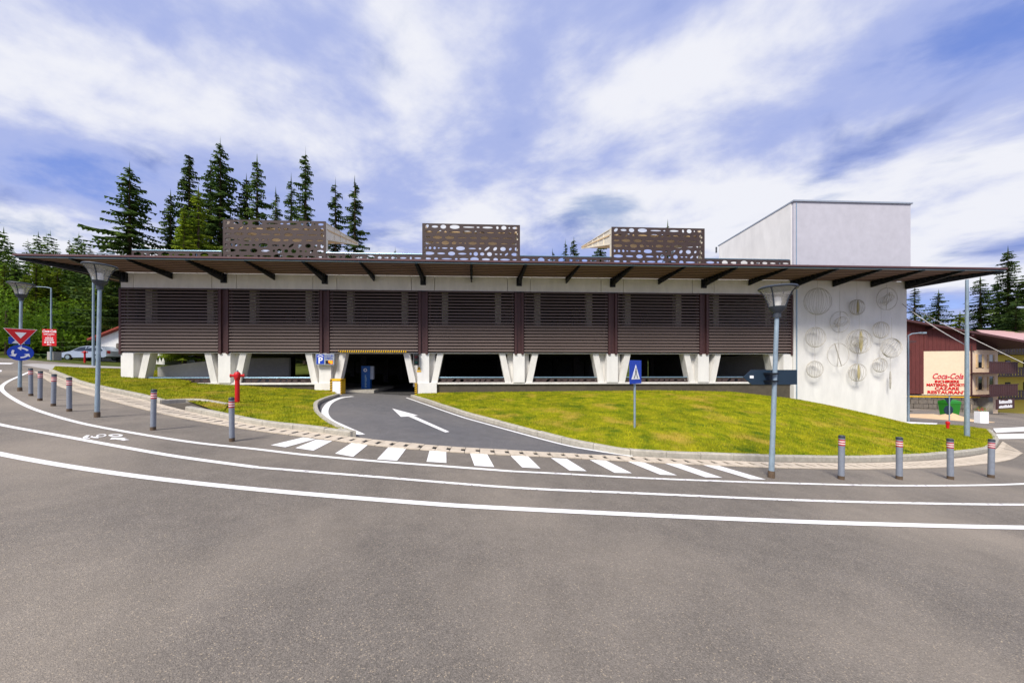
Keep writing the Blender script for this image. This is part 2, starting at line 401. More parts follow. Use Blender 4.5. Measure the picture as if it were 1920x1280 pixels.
# driveway
dl = [(659, 743), (636, 746), (616, 755), (606, 770), (611, 785), (635, 798), (672, 815)]
dr = [(766, 745), (800, 757), (860, 777), (900, 789), (1045, 829), (1120, 844), (1190, 855)]
pl = spline(px([(600, 748), (595, 770), (603, 786), (632, 803), (668, 819), (711, 826)]), 20)
pr = spline(px(dr), 20)
back = [B(-2.2, 3), B(-7.8, 3)]
sheet('driveway', pl+px([(846, 838.5), (960, 845), (1045, 850)])+pr[::-1]+back, 'asphalt_new', .004, kind='structure')
strip('edge_line', [p+Vector((.06, 0, 0)) for p in px(dl)], .2, 'paint', .011, 40, kind='structure')
strip('edge_line', px([(762, 745.5), (796, 757.5), (856, 778.5), (896, 790.5), (1041, 830), (1116, 845), (1186, 855.5)]), .11, 'paint', .011, 60, kind='structure')
ar = [(935, 778), (1022, 862), (1098, 858), (1465, 1018), (1508, 1012), (1150, 852), (1195, 848)]
sheet('arrow_marking', px([(560+a/5.333, 620+b/5.333) for a, b in ar]), 'paint', .011, kind='structure')
# bicycle marking
bm_ = MB()
def glyph(pts):
    bm_.add([(p.x, p.y, gz(p.x)+.007) for p in px([(140+a/16, 800+b/16) for a, b in pts])], [tuple(range(len(pts)))])
def ring(cx, cy, rx, ry, tilt, wd=.36, n=18):
    for k in range(n):
        a0, a1 = 2*math.pi*k/n, 2*math.pi*(k+1)/n
        glyph([(cx+rx*r*math.cos(a)-tilt*ry*r*math.sin(a)*2, cy+ry*r*math.sin(a)) for r, a in ((1, a0), (1, a1), (1-wd, a1), (1-wd, a0))])
ring(800, 268, 150, 45, .5); ring(1230, 262, 220, 42, 0, .5); 
glyph([(240, 322), (350, 260), (460, 258), (370, 330), (470, 345), (460, 358), (250, 348)]); glyph([(470, 300), (520, 275), (560, 305), (700, 300), (720, 345), (640, 350), (480, 325)])
glyph([(1050, 385), (1120, 325), (1560, 335), (1480, 360), (1640, 395), (1480, 420), (1220, 378)])
bm_.build('bicycle_marking', 'paint_worn', kind='structure')
# footpath beyond the left lawn, far road marks on the right
sheet('footpath', px([(40, 684), (60, 681.5), (150, 684.5), (232, 687.5), (232, 690), (150, 689), (92, 693)]), 'path', .008, kind='structure')
for q in ([(1862, 803), (1925, 800), (1960, 806), (1868, 811)], [(1856, 814), (1960, 812), (1990, 821), (1850, 823)], [(1694, 790), (1758, 793), (1756, 796), (1694, 793)], [(1742, 801), (1862, 807), (1860, 809), (1742, 803.5)]):
    sheet('road_marking', px(q), 'paint', .006, kind='structure')
for q in ([(-30, 679.5), (26, 680.5), (20, 682.5), (-30, 682)], [(-20, 692), (4, 694), (2, 697), (-20, 695)]):
    sheet('road_marking', px(q), 'paint', .006, kind='structure')

# gutter of slotted slabs
gin = spline(px([(82, 697), (162, 725), (262, 748), (347, 770.5), (475, 797), (575, 809), (654, 819.5), (711, 826), (846, 838.5), (960, 845), (1045, 850), (1190, 857), (1353, 864.6), (1474, 868), (1619, 869), (1774, 862), (1858, 848), (1880, 828)]), 160)
gout = spline(px([(64, 697), (105, 722), (187, 746), (295, 774), (400, 795), (475, 807), (575, 820), (711, 837), (846, 848), (960, 854.5), (1045, 858), (1190, 866), (1353, 873.5), (1474, 878), (1619, 880), (1774, 876), (1886, 864), (1918, 850)]), 160)
gut = link('gutter', None, kind='structure')
gl = length(gin); NS = min(170, int(gl/.27))
gi = resample(gin, NS); gfine = resample(gout, 3000); go = [min(gfine, key=lambda q_: (q_-p).length_squared) for p in gi]
MB().add([(p.x, p.y, gz(p.x)+.002) for p in gi]+[(p.x, p.y, gz(p.x)+.002) for p in go], [(i, i+1, NS+2+i, NS+1+i) for i in range(NS)]).build('gutter_bed', 'dark', gut)
for i in range(NS):
    a, b, c, e = gi[i], gi[i+1], go[i+1], go[i]
    def q(s, t): return a.lerp(b, s).lerp(e.lerp(c, s), t)
    # slab outline with a drain slot cut in one joint edge
    o2 = [q(.02, 0), q(.98, 0), q(.98, .22), q(.72, .26), q(.72, .70), q(.98, .74), q(.98, 1), q(.02, 1)]
    jz = random.uniform(-.003, .004)
    m = MB(); n = len(o2)
    m.add([(p.x, p.y, gz(p.x)+.004) for p in o2]+[(p.x, p.y, gz(p.x)+.022+jz) for p in o2],
          [tuple(range(n, 2*n))]+[(k, (k+1) % n, n+(k+1) % n, n+k) for k in range(n)])
    m.build('gutter_slab', 'gutter', gut)
# kerbs
def kerb(name, pts, wd=.14, ht=.13, ln=.8, n=200):
    root = link(name, None, kind='structure'); c = spline(pts, n); k = max(2, round(length(c)/ln)); c = resample(c, k*4)
    for i in range(k):
        seg = c[i*4:i*4+5]; m = MB(); L0, L1 = [], []
        for j, p in enumerate(seg):
            ii = i*4+j; t = (c[min(ii+1, k*4)]-c[max(ii-1, 0)]).normalized(); s = Vector((-t.y, t.x, 0)).normalized()
            if j == 0: p = p+t*.006
            if j == 4: p = p-t*.006
            L0.append(p); L1.append(p+s*wd)
        h = ht+random.uniform(-.006, .006); vs = []
        for p, r in zip(L0, L1):
            zz = gz(p.x); f = (r-p)*.12
            vs += [(p.x, p.y, zz-.1), (p.x, p.y, zz+h-.02), (p.x+f.x, p.y+f.y, zz+h), (r.x, r.y, zz+h), (r.x, r.y, zz-.1)]
        fs = [(j*5+q_, j*5+q_+1, j*5+q_+6, j*5+q_+5) for j in range(4) for q_ in range(4)]+[(0, 1, 2, 3, 4), (24, 23, 22, 21, 20)]
        m.add(vs, fs).build('kerb_stone', 'kerb', root)
    return root
KA = px([(92, 697), (125, 711), (160, 724), (262, 747), (300, 757)])
KI = px([(302, 757), (365, 755), (422, 764)])
KB = px([(347, 770.5), (475, 797), (560, 807.5), (654, 819), (668, 818.5)])
KC = px([(668, 818), (641, 808), (611, 789), (597, 772), (602, 756), (637, 742.5)])
KD = px([(770, 744.5), (804, 756), (862, 776.5), (900, 787.5), (1045, 828), (1120, 844), (1190, 855), (1353, 862), (1480, 865), (1619, 866), (1700, 863), (1774, 857.5), (1850, 848), (1868, 838), (1872, 824), (1858, 809)])
kerb('kerb', KA); kerb('kerb', KI, ln=.7); kerb('kerb', KB); kerb('kerb', KC, ln=.6); kerb('kerb', KD)
sheet('drain_pit', px([(306, 758), (364, 756), (416, 764.5), (350, 769)]), 'plinth', .012, kind='structure')
# lawns
def loft(name, outer, inner, zi, n=110, mrows=26):
    o = resample(outer, n); i_ = resample(inner, n); m = MB(); vs = []
    zs = resample([Vector((a, b, 0)) for a, b in zi], 400)
    def zin(t):
        for a, b in zip(zi, zi[1:]):
            if a[0] <= t <= b[0]: return a[1]+(b[1]-a[1])*(t-a[0])/(b[0]-a[0])
        return zi[-1][1]
    for k in range(n+1):
        for j in range(mrows+1):
            s = j/mrows; p = o[k].lerp(i_[k], s)
            a = gz(o[k].x)+.105; b = zin(k/n)
            if b is None: b = gz(i_[k].x)+.1
            f = math.sin(s*math.pi/2)**.95
            z = max(a+(b-a)*f, gz(p.x)+.06)+.02*math.sin(p.x*2.1+p.y*1.3)*math.sin(s*3.14)
            vs.append((p.x, p.y, z))
    W = mrows+1
    m.add(vs, [(k*W+j, (k+1)*W+j, (k+1)*W+j+1, k*W+j+1) for k in range(n) for j in range(mrows)])
    ob = m.build(name, 'lawn', kind='structure', smooth=True)
    return ob
inn = [G(105, 690), B(-17.7, 9), B(-17.7, .1), B(-7.2, .1)]
Li = length(inn); t1 = (inn[1]-inn[0]).length/Li; t2 = t1+(inn[2]-inn[1]).length/Li
off = lambda c, wd: [p+Vector((-(c[min(i+1, len(c)-1)]-c[max(i-1, 0)]).normalized().y, (c[min(i+1, len(c)-1)]-c[max(i-1, 0)]).normalized().x, 0))*wd for i, p in enumerate(c)]
oL = off(spline(KA, 40), .1)+off(spline(KI, 12), .1)+off(spline(KB, 30), .1)[8:]+off(spline(KC, 40), .1)
lawnL = loft('lawn', oL, inn, [(0, gz(inn[0].x)+.1), (t1, gz(inn[1].x)+.12), (t2, .82), (1, .62)])
inn2 = [B(-2.2, .1), B(17.5, .1), B(24.2, .0), G(1800, 800), G(1856, 808)]
L2 = length(inn2); c1 = 19.7/L2; c2 = c1+6.7/L2; c3 = c2+(inn2[3]-inn2[2]).length/L2
def tu(u): return (u+2.2)/L2
lawnR = loft('lawn', off(spline(KD, 160), .1), inn2, [(0, .47), (tu(3), .5), (tu(10), .55), (tu(14), .47), (c1, .08), (tu(19), -.2), (tu(20.7), -.58), (tu(22.5), -1.02), (c2, -1.33), (c3, gz(inn2[3].x)+.1), (1, gz(inn2[4].x)+.1)], 150)
def blades(lawn, count, name, label):
    me = lawn.data; random.seed(3); tot = []; acc = 0
    for p in me.polygons: acc += p.area; tot.append(acc)
    import bisect
    m = MB()
    for _ in range(count):
        p = me.polygons[bisect.bisect(tot, random.random()*acc) % len(tot)]
        q = [me.vertices[i].co for i in p.vertices]; a, b = random.random(), random.random()
        c = q[0].lerp(q[1], a).lerp(q[3].lerp(q[2], a), b)
        an = random.uniform(0, 6.28); h = random.uniform(.02, .06); wd = random.uniform(.006, .013); le = random.uniform(-.02, .02)
        dx, dy = math.cos(an)*wd, math.sin(an)*wd
        m.v += [(c.x-dx, c.y-dy, c.z-.005), (c.x+dx, c.y+dy, c.z-.005), (c.x+le, c.y+le*.7, c.z+h)]; k = len(m.v); m.f.append((k-3, k-2, k-1)); m.m.append(0)
    return m.build(name, 'blade', kind='stuff', label=label, cat='grass')
blades(lawnL, 60000, 'grass', 'short yellow green grass of the small lawn left of the driveway')
blades(lawnR, 130000, 'grass', 'short yellow green grass of the mounded lawn right of the driveway')

# ------------------------------------------------------------------ parking garage
gar = thing('parking_garage', 'long two storey parking garage with brown louvres, white struts and flat slatted canopy', 'building', BO, PHI)
MU = [-17.5+5*k for k in range(8)]
SIL, TOPO, LT, SOF = .97, 2.53, 5.74, 6.52
MB().box(-17.4, -7.9, .12, .5, -.6, SIL-.06).build('plinth', 'plinth', gar)
MB().box(-2.1, 17.48, .12, .5, -1.6, SIL-.06).build('plinth', 'plinth', gar)
for a, b in ((-17.45, -7.85), (-2.15, 17.5)):
    MB().box(a, b, .04, .5, SIL-.06, SIL+.03).build('sill', 'concrete_white', gar)
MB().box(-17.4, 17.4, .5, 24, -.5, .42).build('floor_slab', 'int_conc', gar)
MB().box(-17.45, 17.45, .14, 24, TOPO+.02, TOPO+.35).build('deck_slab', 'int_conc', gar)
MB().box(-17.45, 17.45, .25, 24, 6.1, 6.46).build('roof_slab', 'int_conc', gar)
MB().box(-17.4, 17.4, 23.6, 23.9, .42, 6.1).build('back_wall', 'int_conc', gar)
MB().box(17.2, 17.4, 5.7, 23.5, 2.9, 6.1).build('side_wall', 'int_conc', gar)
MB().box(17.2, 17.4, 5.7, 11.5, .42, 2.5).build('side_wall', 'int_conc', gar)
MB().box(-17.42, -17.3, .6, 23.5, 3.9, 6.1).build('side_wall', 'int_conc', gar)
MB().box(12.6, 12.9, 1.5, 5, .42, 2.5).build('inner_wall', 'int_conc', gar)
MB().box(12.9, 17.4, 6, 6.3, .42, 2.5).build('inner_wall', 'int_conc', gar)
MB().box(-17.4, -17.2, .6, 23.5, 2.9, 3.9).build('side_parapet', 'louvre', gar)
m = MB()
for k in range(20): m.box(-17.5, -17.44, .3, 23.5, TOPO+.1+k*.16, TOPO+.22+k*.16)
m.build('side_louvre', 'louvre', gar)
# curved white ramp wall seen through the first bay
m = MB(); rp = []
for k in range(15):
    a = k/14; rp.append((-17.1+5.6*a, 1.5+2.6*a*a, 1.8+.6*math.sin(a*1.5)))
for (x, y, z), (x1, y1, z1) in zip(rp, rp[1:]):
    m.hexa([(x, y, .42), (x1, y1, .42), (x1, y1+.2, .42), (x, y+.2, .42), (x, y, z), (x1, y1, z1), (x1, y1+.2, z1), (x, y+.2, z)])
m.build('ramp_wall', 'int_white', gar)
for u in MU[1:-1]:
    for v in (6, 12, 18):
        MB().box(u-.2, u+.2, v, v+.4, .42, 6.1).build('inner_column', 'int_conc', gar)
# street columns, struts, mullions
for i, u in enumerate(MU):
    x0, x1 = (u-.3, u+.3)
    if i == 0: x0, x1 = u, u+.6
    if i == 7: x0, x1 = u-.5, u-.02
    base = .3 if i in (2, 3) else SIL+.03
    MB().box(x0, x1, 0, .35, base, TOPO-.02).build('column', 'white_wall', gar)
    MB().box(x0-.0 if i == 0 else x0-.28, x1+.28 if i < 7 else x1, .35, .7, SIL-.2, TOPO-.02).build('column_back', 'concrete_white', gar)
    if i in (2, 3):
        o = -.5 if i == 2 else -.28
        MB().box(u+o, u+o+.98, -.06, .45, -.3, SIL+.02).build('column_base', 'white_wall', gar)
    for s in (-1, 1):
        if (i == 0 and s < 0) or (i == 7 and s > 0): continue
        e = (x1 if s > 0 else x0)
        b0, t0, wd = e+s*.10, e+s*.42, .32
        p = [(b0, .08, SIL+.03), (b0+s*wd, .08, SIL+.03), (b0+s*wd, .5, SIL+.03), (b0, .5, SIL+.03), (t0, .08, TOPO), (t0+s*wd, .08, TOPO), (t0+s*wd, .5, TOPO), (t0, .5, TOPO)]
        if s < 0: p = [p[1], p[0], p[3], p[2], p[5], p[4], p[7], p[6]]
        MB().hexa(p).build('strut', 'concrete_white', gar)
    mm = MB()
    if i == 0: mm.box(u-.06, u+.04, -.05, .12, TOPO-.08, LT)
    elif i == 7: mm.box(u-.1, u-.02, -.05, .12, TOPO-.08, LT)
    else:
        mm.box(u-.24, u-.12, -.07, .10, TOPO-.06, LT).box(u+.12, u+.24, -.07, .10, TOPO-.06, LT).box(u-.12, u+.12, .02, .08, TOPO-.06, LT)
    mm.build('mullion', 'steel_red', gar)
MB().box(-17.48, 17.46, .06, .3, TOPO-.02, TOPO+.02).build('lintel', 'concrete_white', gar)
slat = MB(); a = R(22); hh = .045
slat.hexa([(-.5, -.03+q[0], q[1]) if k in (0, 3, 4, 7) else (.5, -.03+q[0], q[1]) for k, q in enumerate([(-.04, -hh), (-.04, -hh), (-.018, -hh), (-.018, -hh), (-.005, hh), (-.005, hh), (.017, hh), (.017, hh)])])
slm = slat.mesh('slat', 'louvre')
for i in range(7):
    a0, a1 = MU[i]+(.06 if i == 0 else .27), MU[i+1]-(.12 if i == 6 else .27)
    pan = link('louvre_panel', None, gar)
    MB().box(a0+.1, a1-.1, .05, .11, TOPO+.06, TOPO+.06+9*.16).build('backing_board', 'louvre', pan)
    for x in (a0+.05, a1-.09): MB().box(x, x+.05, .03, .1, TOPO+.02, LT).build('slat_rail', 'steel_red', pan)
    for x in (a0+.65, a1-.95): MB().box(x, x+.32, .5, .8, TOPO+.35, 6.1).build('pillar', 'kerb', gar)
    for k in range(20):
        s = link('slat', slm, pan, ((a0+a1)/2, 0, TOPO+.13+k*.1605)); s.scale = (a1-a0, 1, 1)
# fascia
MB().box(-17.5, 17.45, .2, .26, LT, SOF).build('fascia_core', 'dark', gar)
for i, u in enumerate(MU):
    x0, x1 = max(-17.5, u-.6), min(17.45, u+.58)
    MB().box(x0, x1, .0, .2, LT+.03, SOF).build('fascia_block', 'fascia', gar)
    if i < 7: MB().box(x1+.025, MU[i+1]-.625 if i < 6 else 16.87, .0, .2, LT+.03, SOF).build('fascia_panel', 'fascia', gar)
MB().box(-17.5, 17.45, -.02, .2, LT-.02, LT+.03).build('dark_rail', 'black_steel', gar)  # black strip along the joint between louvres and fascia
# perforated panels
def perforated(name, wd, ht, rows, seed, n=16, thick=.02, big=1.0, mn=.28, mxw=.8):
    rnd = random.Random(seed); m = MB(); rh = ht/rows
    for r in range(rows):
        x = 0; cuts = [0]
        while x < wd-mn*1.2:
            x += rnd.uniform(mn, mxw); cuts.append(min(x, wd))
        cuts[-1] = wd
        for x0, x1 in zip(cuts, cuts[1:]):
            cw = x1-x0; cx, cz = (x0+x1)/2, (r+.5)*rh
            rx = max(.03, cw/2-.045)*rnd.uniform(.75, 1); rz = rh*rnd.choice([.13, .18, .22, .3, .38])*big
            rz = min(rz, rx*1.05); tl = rnd.choice([0, 0, 0, 0, .5]) if cw < .5 else 0
            o, e = [], []
            angs = [2*math.pi*(k+.5)/n for k in range(n)]
            corner = [math.atan2(sz*rh/2, sx*cw/2) % (2*math.pi) for sx, sz in ((1, 1), (-1, 1), (-1, -1), (1, -1))]
            for c in corner:
                k = min(range(n), key=lambda q: abs(angs[q]-c)); angs[k] = c
            for a in angs:
                ca, sa = math.cos(a), math.sin(a)
                t = min(cw/2/abs(ca) if abs(ca) > 1e-6 else 9, rh/2/abs(sa) if abs(sa) > 1e-6 else 9)
                o.append((cx+ca*t, cz+sa*t))
                ex, ez = rx*ca, rz*sa
                c_, s_ = math.cos(tl), math.sin(tl); qx, qz = ex*c_-ez*s_, ex*s_+ez*c_
                if tl: qx = max(-cw/2+.02, min(cw/2-.02, qx*.8)); qz = max(-rh/2+.02, min(rh/2-.02, qz))
                e.append((cx+qx, cz+qz))
            b = len(m.v)
            for yy in (0, thick):
                m.v += [(p[0], yy, p[1]) for p in o]+[(p[0], yy, p[1]) for p in e]
            for k in range(n):
                k1 = (k+1) % n
                m.f += [(b+k, b+k1, b+n+k1, b+n+k), (b+2*n+k1, b+2*n+k, b+3*n+k, b+3*n+k1), (b+n+k, b+n+k1, b+3*n+k1, b+3*n+k)]; m.m += [0]*3
    m.box(-.03, 0, -.004, thick+.004, 0, ht).box(wd, wd+.03, -.004, thick+.004, 0, ht).box(-.03, wd+.03, -.004, thick+.004, ht, ht+.02)
    return m.mesh(name, 'screen')
low = perforated('railing_panel', 3.6, .2, 1, 11, 12, .015, 1.0, .16, .5)
par5 = perforated('parapet_panel', 4.9, .88, 3, 5, 14, .02, 1.1, .22, .6)
par4 = perforated('parapet_panel', 4.3, .88, 3, 8, 14, .02, 1.1, .22, .6)
scr = perforated('screen_panel', 5.04, 2.5, 9, 21, mn=.18, mxw=.75)
for i in range(7):
    if i == 2: continue
    c = (MU[i]+MU[i+1])/2+(.12 if i == 0 else 0)
    link('railing_panel', low, gar, (c-1.8, .2, SIL+.035))
    MB().tube([(c-1.88, .2, SIL+.29), (c+1.88, .2, SIL+.29)], .03, 8).build('hand_rail', 'rail', gar, smooth=True)
for u, me, wd in ((-16.95, par4, 4.3), (-7.45, par5, 4.9), (2.55, par5, 4.9), (12.6, par5, 4.75)):
    link('parapet_panel', me, gar, (u, .0, 6.72)).scale = (wd/(4.3 if me is par4 else 4.9), 1, 1)
    MB().tube([(u, .02, 7.66), (u+wd, .02, 7.66)], .03, 8).build('parapet_rail', 'rail', gar, smooth=True)
    m = MB()
    for k in range(4): m.box(u+.6+k*1.2, u+.64+k*1.2, .06, .1, 6.6, 7.64)
    m.build('parapet_posts', 'rail', gar)
MB().box(-17.4, 17.4, .1, 24, 6.46, 6.62).build('roof_deck', 'path', gar)
# roof shelters behind the screens
for u0 in (-12.52, -2.52, 7.48):
    sh = link('roof_shelter', None, gar)
    link('screen_panel', scr, sh, (u0, -.02, 6.74))
    z0, z1 = 9.22, 10.05
    MB().hexa([(u0, .15, z0-.34), (u0+5.04, .15, z0-.34), (u0+5.04, 4.8, z1-.16), (u0, 4.8, z1-.16), (u0, .15, z0-.28), (u0+5.04, .15, z0-.28), (u0+5.04, 4.8, z1-.1), (u0, 4.8, z1-.1)]).build('shelter_roof', 'tan', sh)
    for x in (u0-.0, u0+4.92):
        MB().box(x, x+.12, .04, .3, 6.6, z0-.02).build('post', 'cream', sh)
        m = MB().hexa([(x+.03, .05, z0-.85), (x+.09, .05, z0-.85), (x+.09, 5, z1-.14), (x+.03, 5, z1-.14), (x+.03, .05, z0), (x+.09, .05, z0), (x+.09, 5, z1), (x+.03, 5, z1)])
        for f in (0, 1):
            za, zb = (z0, z1) if f else (z0-.85, z1-.14)
            m.hexa([(x, .05, za-.02), (x+.12, .05, za-.02), (x+.12, 5, zb-.02), (x, 5, zb-.02), (x, .05, za+.02), (x+.12, .05, za+.02), (x+.12, 5, zb+.02), (x, 5, zb+.02)])
        for k in range(6):
            y = .3+k*.85; q = y/5; m.box(x, x+.12, y, y+.03, z0-.85+(z1-.14-z0+.85)*q, z0+(z1-z0)*q)
        m.build('cantilever_beam', 'cream', sh)
# canopy
CL, CR, CF = -19.56, 26.07, -2.3
can = link('canopy', None, gar)
sl = MB()
for k in range(8):
    v = CF+.10+k*.275; MB().box(CL+.1, CR-.1, v, v+.165, SOF+.0, SOF+.012).build('soffit_slat', 'canopy', can)
for s in range(10):
    u = CL+.12+s*.2; MB().box(u, u+.16, .05, 16, SOF, SOF+.03).build('soffit_slat', 'canopy', can)
    u = CR-.28-s*.2; MB().box(u, u+.16, .05, 12, SOF, SOF+.03).build('soffit_slat', 'canopy', can)
MB().box(CL+.05, CR-.05, CF+.05, 0, SOF+.06, SOF+.08).box(CL+.05, -17.55, 0, 16, SOF+.05, SOF+.08).box(24.1, CR-.05, 0, 12, SOF+.05, SOF+.08).build('canopy_deck', 'dark', can)
MB().box(CL, CR, CF-.04, CF+.03, SOF+.035, SOF+.11).box(CL-.03, CL+.04, CF+.03, 16, SOF+.035, SOF+.11).box(CR-.04, CR+.03, CF+.03, 12, SOF+.035, SOF+.11).build('canopy_edge', 'canopy_edge', can)
MB().tube([(CL, CF+.06, SOF+.0), (CR, CF+.06, SOF+.0)], .03, 8).build('edge_tube', 'rail', can)
MB().tube([(CL+.03, CF+.1, SOF-.01), (CL+.03, 16, SOF-.01)], .03, 6).tube([(CR-.03, CF+.1, SOF-.01), (CR-.03, 12, SOF-.01)], .03, 6).build('side_tube', 'black_steel', can)
def bracket(p, q, wd, h0, h1, foot):
    p, q = Vector(p), Vector(q); t = (q-p).normalized(); s = Vector((-t.y, t.x, 0))*wd/2; m = MB()
    z = SOF-.005
    m.hexa([(*(p-s).xy, z-h0), (*(p+s).xy, z-h0), (*(q+s).xy, z-h1), (*(q-s).xy, z-h1), (*(p-s).xy, z), (*(p+s).xy, z), (*(q+s).xy, z), (*(q-s).xy, z)])
    L_ = (q-p).length; n = int(L_/.19)
    for k in range(n):       # stepped cleats that carry the slats
        c = p+t*(k+.3)*.19; m.box(c.x-wd*.9, c.x+wd*.9, c.y-.03, c.y+.03, z-h0*(1-k/n)*.35-.04, z-.002)
    if foot: m.box(p.x-foot/2, p.x+foot/2, p.y-.03, p.y+.10, z-h0-.06, z)
    m.build('bracket', 'black_steel', can)
for k in range(15):
    u = -17.5+2.5*k
    if k == 0: bracket((-17.3, -.1, 0), (CL+.1, CF+.1, 0), .14, .42, .1, .3); u = -17.35
    wide = k % 2 == 0
    bracket((u, -.04 if k < 14 else -.12, 0), (u, CF+.06, 0), .10 if wide else .06, .40 if wide else .30, .07, .28 if wide else 0)
for u in (19.7, 21.9): bracket((u, -.12, 0), (u, CF+.06, 0), .09, .34, .07, 0)
bracket((23.9, -.12, 0), (23.95, CF+.06, 0), .1, .42, .07, 0); bracket((23.95, -.12, 0), (CR-.1, CF+.1, 0), .14, .42, .1, 0)
for v in (3, 6, 9):
    bracket((-17.55, v, 0), (CL+.06, v, 0), .09, .34, .07, 0); bracket((24.15, v, 0), (CR-.06, v, 0), .09, .34, .07, 0)
# stair tower
tow = link('stair_tower', None, gar)
MB().box(17.5, 24.0, -.08, 5.6, -2.4, SOF-.01).build('tower_wall', 'white_wall', tow)
MB().prism([(-.1, SOF+.16), (5.3, SOF+.16), (5.3, 10.36), (-.1, 10.78)], 'x', 17.48, 24.2).build('upper_wall', 'lavender', tow)
MB().prism([(.02, SOF+.17), (5.28, SOF+.17), (5.28, 10.34), (.02, 10.75)], 'x', 17.44, 17.48).build('side_light_sheet', 'white_wall', tow)  # paler sheet over the upper wall: this side's brighter light put into colour
MB().prism([(-.16, 10.78), (5.36, 10.36), (5.36, 10.43), (-.16, 10.86)], 'x', 17.42, 24.27).build('roof_capping', 'sign_grey', tow)
MB().tube([(17.62, -.13, -.0), (17.62, -.13, SOF-.5)], .022, 6).build('down_pipe', 'rail', tow)
MB().tube([(17.60, -.13, SOF+.2), (17.60, -.13, 10.7)], .015, 6).build('lightning_rod', 'rail', tow)
MB().tube([(17.3, 5.35, 10.3), (17.3, 5.35, 9.9)], .05, 6).build('roof_spout', 'charcoal', tow)
# entrance fittings
def hazard(name, x0, x1, y0, y1, z0, z1, n, parent, horiz=False):
    o = MB().box(x0, x1, y0, y1, z0, z1).build(name, 'yellow', parent)
    m = MB()
    for k in range(n):
        if horiz:
            w_ = (x1-x0)/n; x = x0+k*w_; m.prism([(x, z0), (x+w_*.5, z0), (x+w_*.75, z1), (x+w_*.25, z1)], 'y', y0-.004, y0-.001)
        else:
            h = (z1-z0)/n; z = z0+k*h; m.prism([(x0, z), (x1, z+h*.35), (x1, z+h*.85), (x0, z+h*.5)], 'y', y0-.004, y0-.001)
    m.build('black_stripes', 'black', o)
hb = thing('height_bar', 'yellow and black striped height bar above the garage entrance', 'height bar', B(0, 0), PHI)
hazard('bar', -6.75, -3.35, -.16, -.10, TOPO+.03, TOPO+.13, 30, hb, True)
gp = thing('guard_post', 'white corner guard with yellow black striped edges left of the garage entrance', 'guard', B(-6.63, -.75, gz(-7)), PHI)
MB().box(-.2, .2, 0, .5, -.1, .66).build('guard_body', 'sign_white', gp)
hazard('striped_edge', -.3, -.2, -.02, .5, -.1, .74, 7, gp); hazard('striped_edge', .2, .25, -.02, .5, -.1, .74, 7, gp)
MB().box(-.3, .25, -.02, .5, .66, .76).build('top_edge', 'yellow', gp)
g2 = thing('edge_guard', 'yellow black striped edge strip on the column base right of the entrance', 'guard', B(-2.86, -.1, 0), PHI)
hazard('strip', -.06, .06, -.02, .1, .32, SIL, 6, g2)
ps = thing('parking_sign', 'grey free spaces sign with white P on blue above the entrance column', 'sign', B(-7.42, -.2, 2.2), PHI)
MB().box(-.46, .46, 0, .12, -.28, .28).build('sign_box', 'sign_grey', ps)
MB().box(-.42, -.04, -.008, 0, -.24, .24).build('blue_field', 'blue', ps)
text_part('P', .44, 'sign_white', ps, (-.22, -.012, -.2), bold=.012)
MB().prism([(-.36, .12), (-.22, .2), (-.08, .12), (-.08, .16), (-.22, .235), (-.36, .16)], 'y', -.012, -.008).build('roof_symbol', 'sign_white', ps)
text_part('LOCURI', .125, 'blue', ps, (.2, -.006, .13)); text_part('LIBERE', .125, 'blue', ps, (.2, -.006, .01))
MB().box(.03, .40, -.006, 0, -.24, -.06).build('counter', 'black', ps)
text_part('98', .2, 'orange_led', ps, (.28, -.012, -.22), name='counter_digits', bold=.012)
tl = thing('traffic_light', 'small black two lamp traffic light on the column right of the entrance', 'traffic light', B(-2.83, -.2, 2.2), PHI)
MB().box(-.12, .12, 0, .14, -.3, .3).build('housing', 'black', tl)
M['tl_red'] = mat('dim_red', (110, 22, 22), .3); M['tl_green'] = mat('dim_green', (10, 92, 78), .3)
for z, c in ((.14, 'tl_red'), (-.14, 'tl_green')):
    MB().prism([(.08*math.cos(k*.524), z+.08*math.sin(k*.524)) for k in range(12)], 'y', -.02, 0).build('lens', c, tl)
    MB().prism([(-.1, z+.04), (.1, z+.04), (.08, z+.1), (-.08, z+.1)], 'y', -.12, 0).build('visor', 'black', tl)
ws = thing('warning_sign', 'small yellow warning triangle label on the column under the traffic light', 'sign', B(-2.72, -.006, 1.68), PHI)
MB().prism([(-.11, -.02), (.11, -.02), (0, .17)], 'y', -.006, 0).build('triangle', 'yellow', ws)
MB().prism([(-.03, .01), (.03, .01), (0, .1)], 'y', -.009, -.006).build('symbol', 'black', ws)
MB().box(-.11, .11, -.006, 0, -.13, -.05).build('caption_plate', 'yellow', ws)
tm = thing('ticket_machine', 'blue ticket pillar with white ring logo inside the dark garage entrance', 'ticket machine', B(-5.95, 1.6, .42), PHI)
MB().box(-.24, .24, 0, .35, .12, 1.45).build('pillar_body', 'totem_blue', tm)
MB().box(-.24, .24, .01, .35, 0, .12).build('pillar_foot', 'sign_grey', tm)
MB().box(.24, .42, .05, .3, .7, 1.44).build('reader_box', 'sign_grey', tm)
worn_words([9], .25, .11, tm, 'rail', -.05, True)
m = MB()
for k in range(16):
    a0, a1 = k*math.pi/8, (k+1)*math.pi/8
    m.prism([(-.02+r*math.cos(a), 1.22+r*math.sin(a)) for r, a in ((.1, a0), (.1, a1), (.05, a1), (.05, a0))], 'y', -.008, -.002)
m.build('ring_logo', 'sign_white', tm)
isl = MB().box(-6.9, -5.2, .6, 5, .42, .58).build('traffic_island', 'kerb', None, loc=BO, rz=PHI, label='low concrete island under the blue ticket pillar inside the entrance', cat='island')
MB().box(-4.9, -4.5, 12.5, 12.6, .42, 1.9).build('inner_door', 'rust', gar)

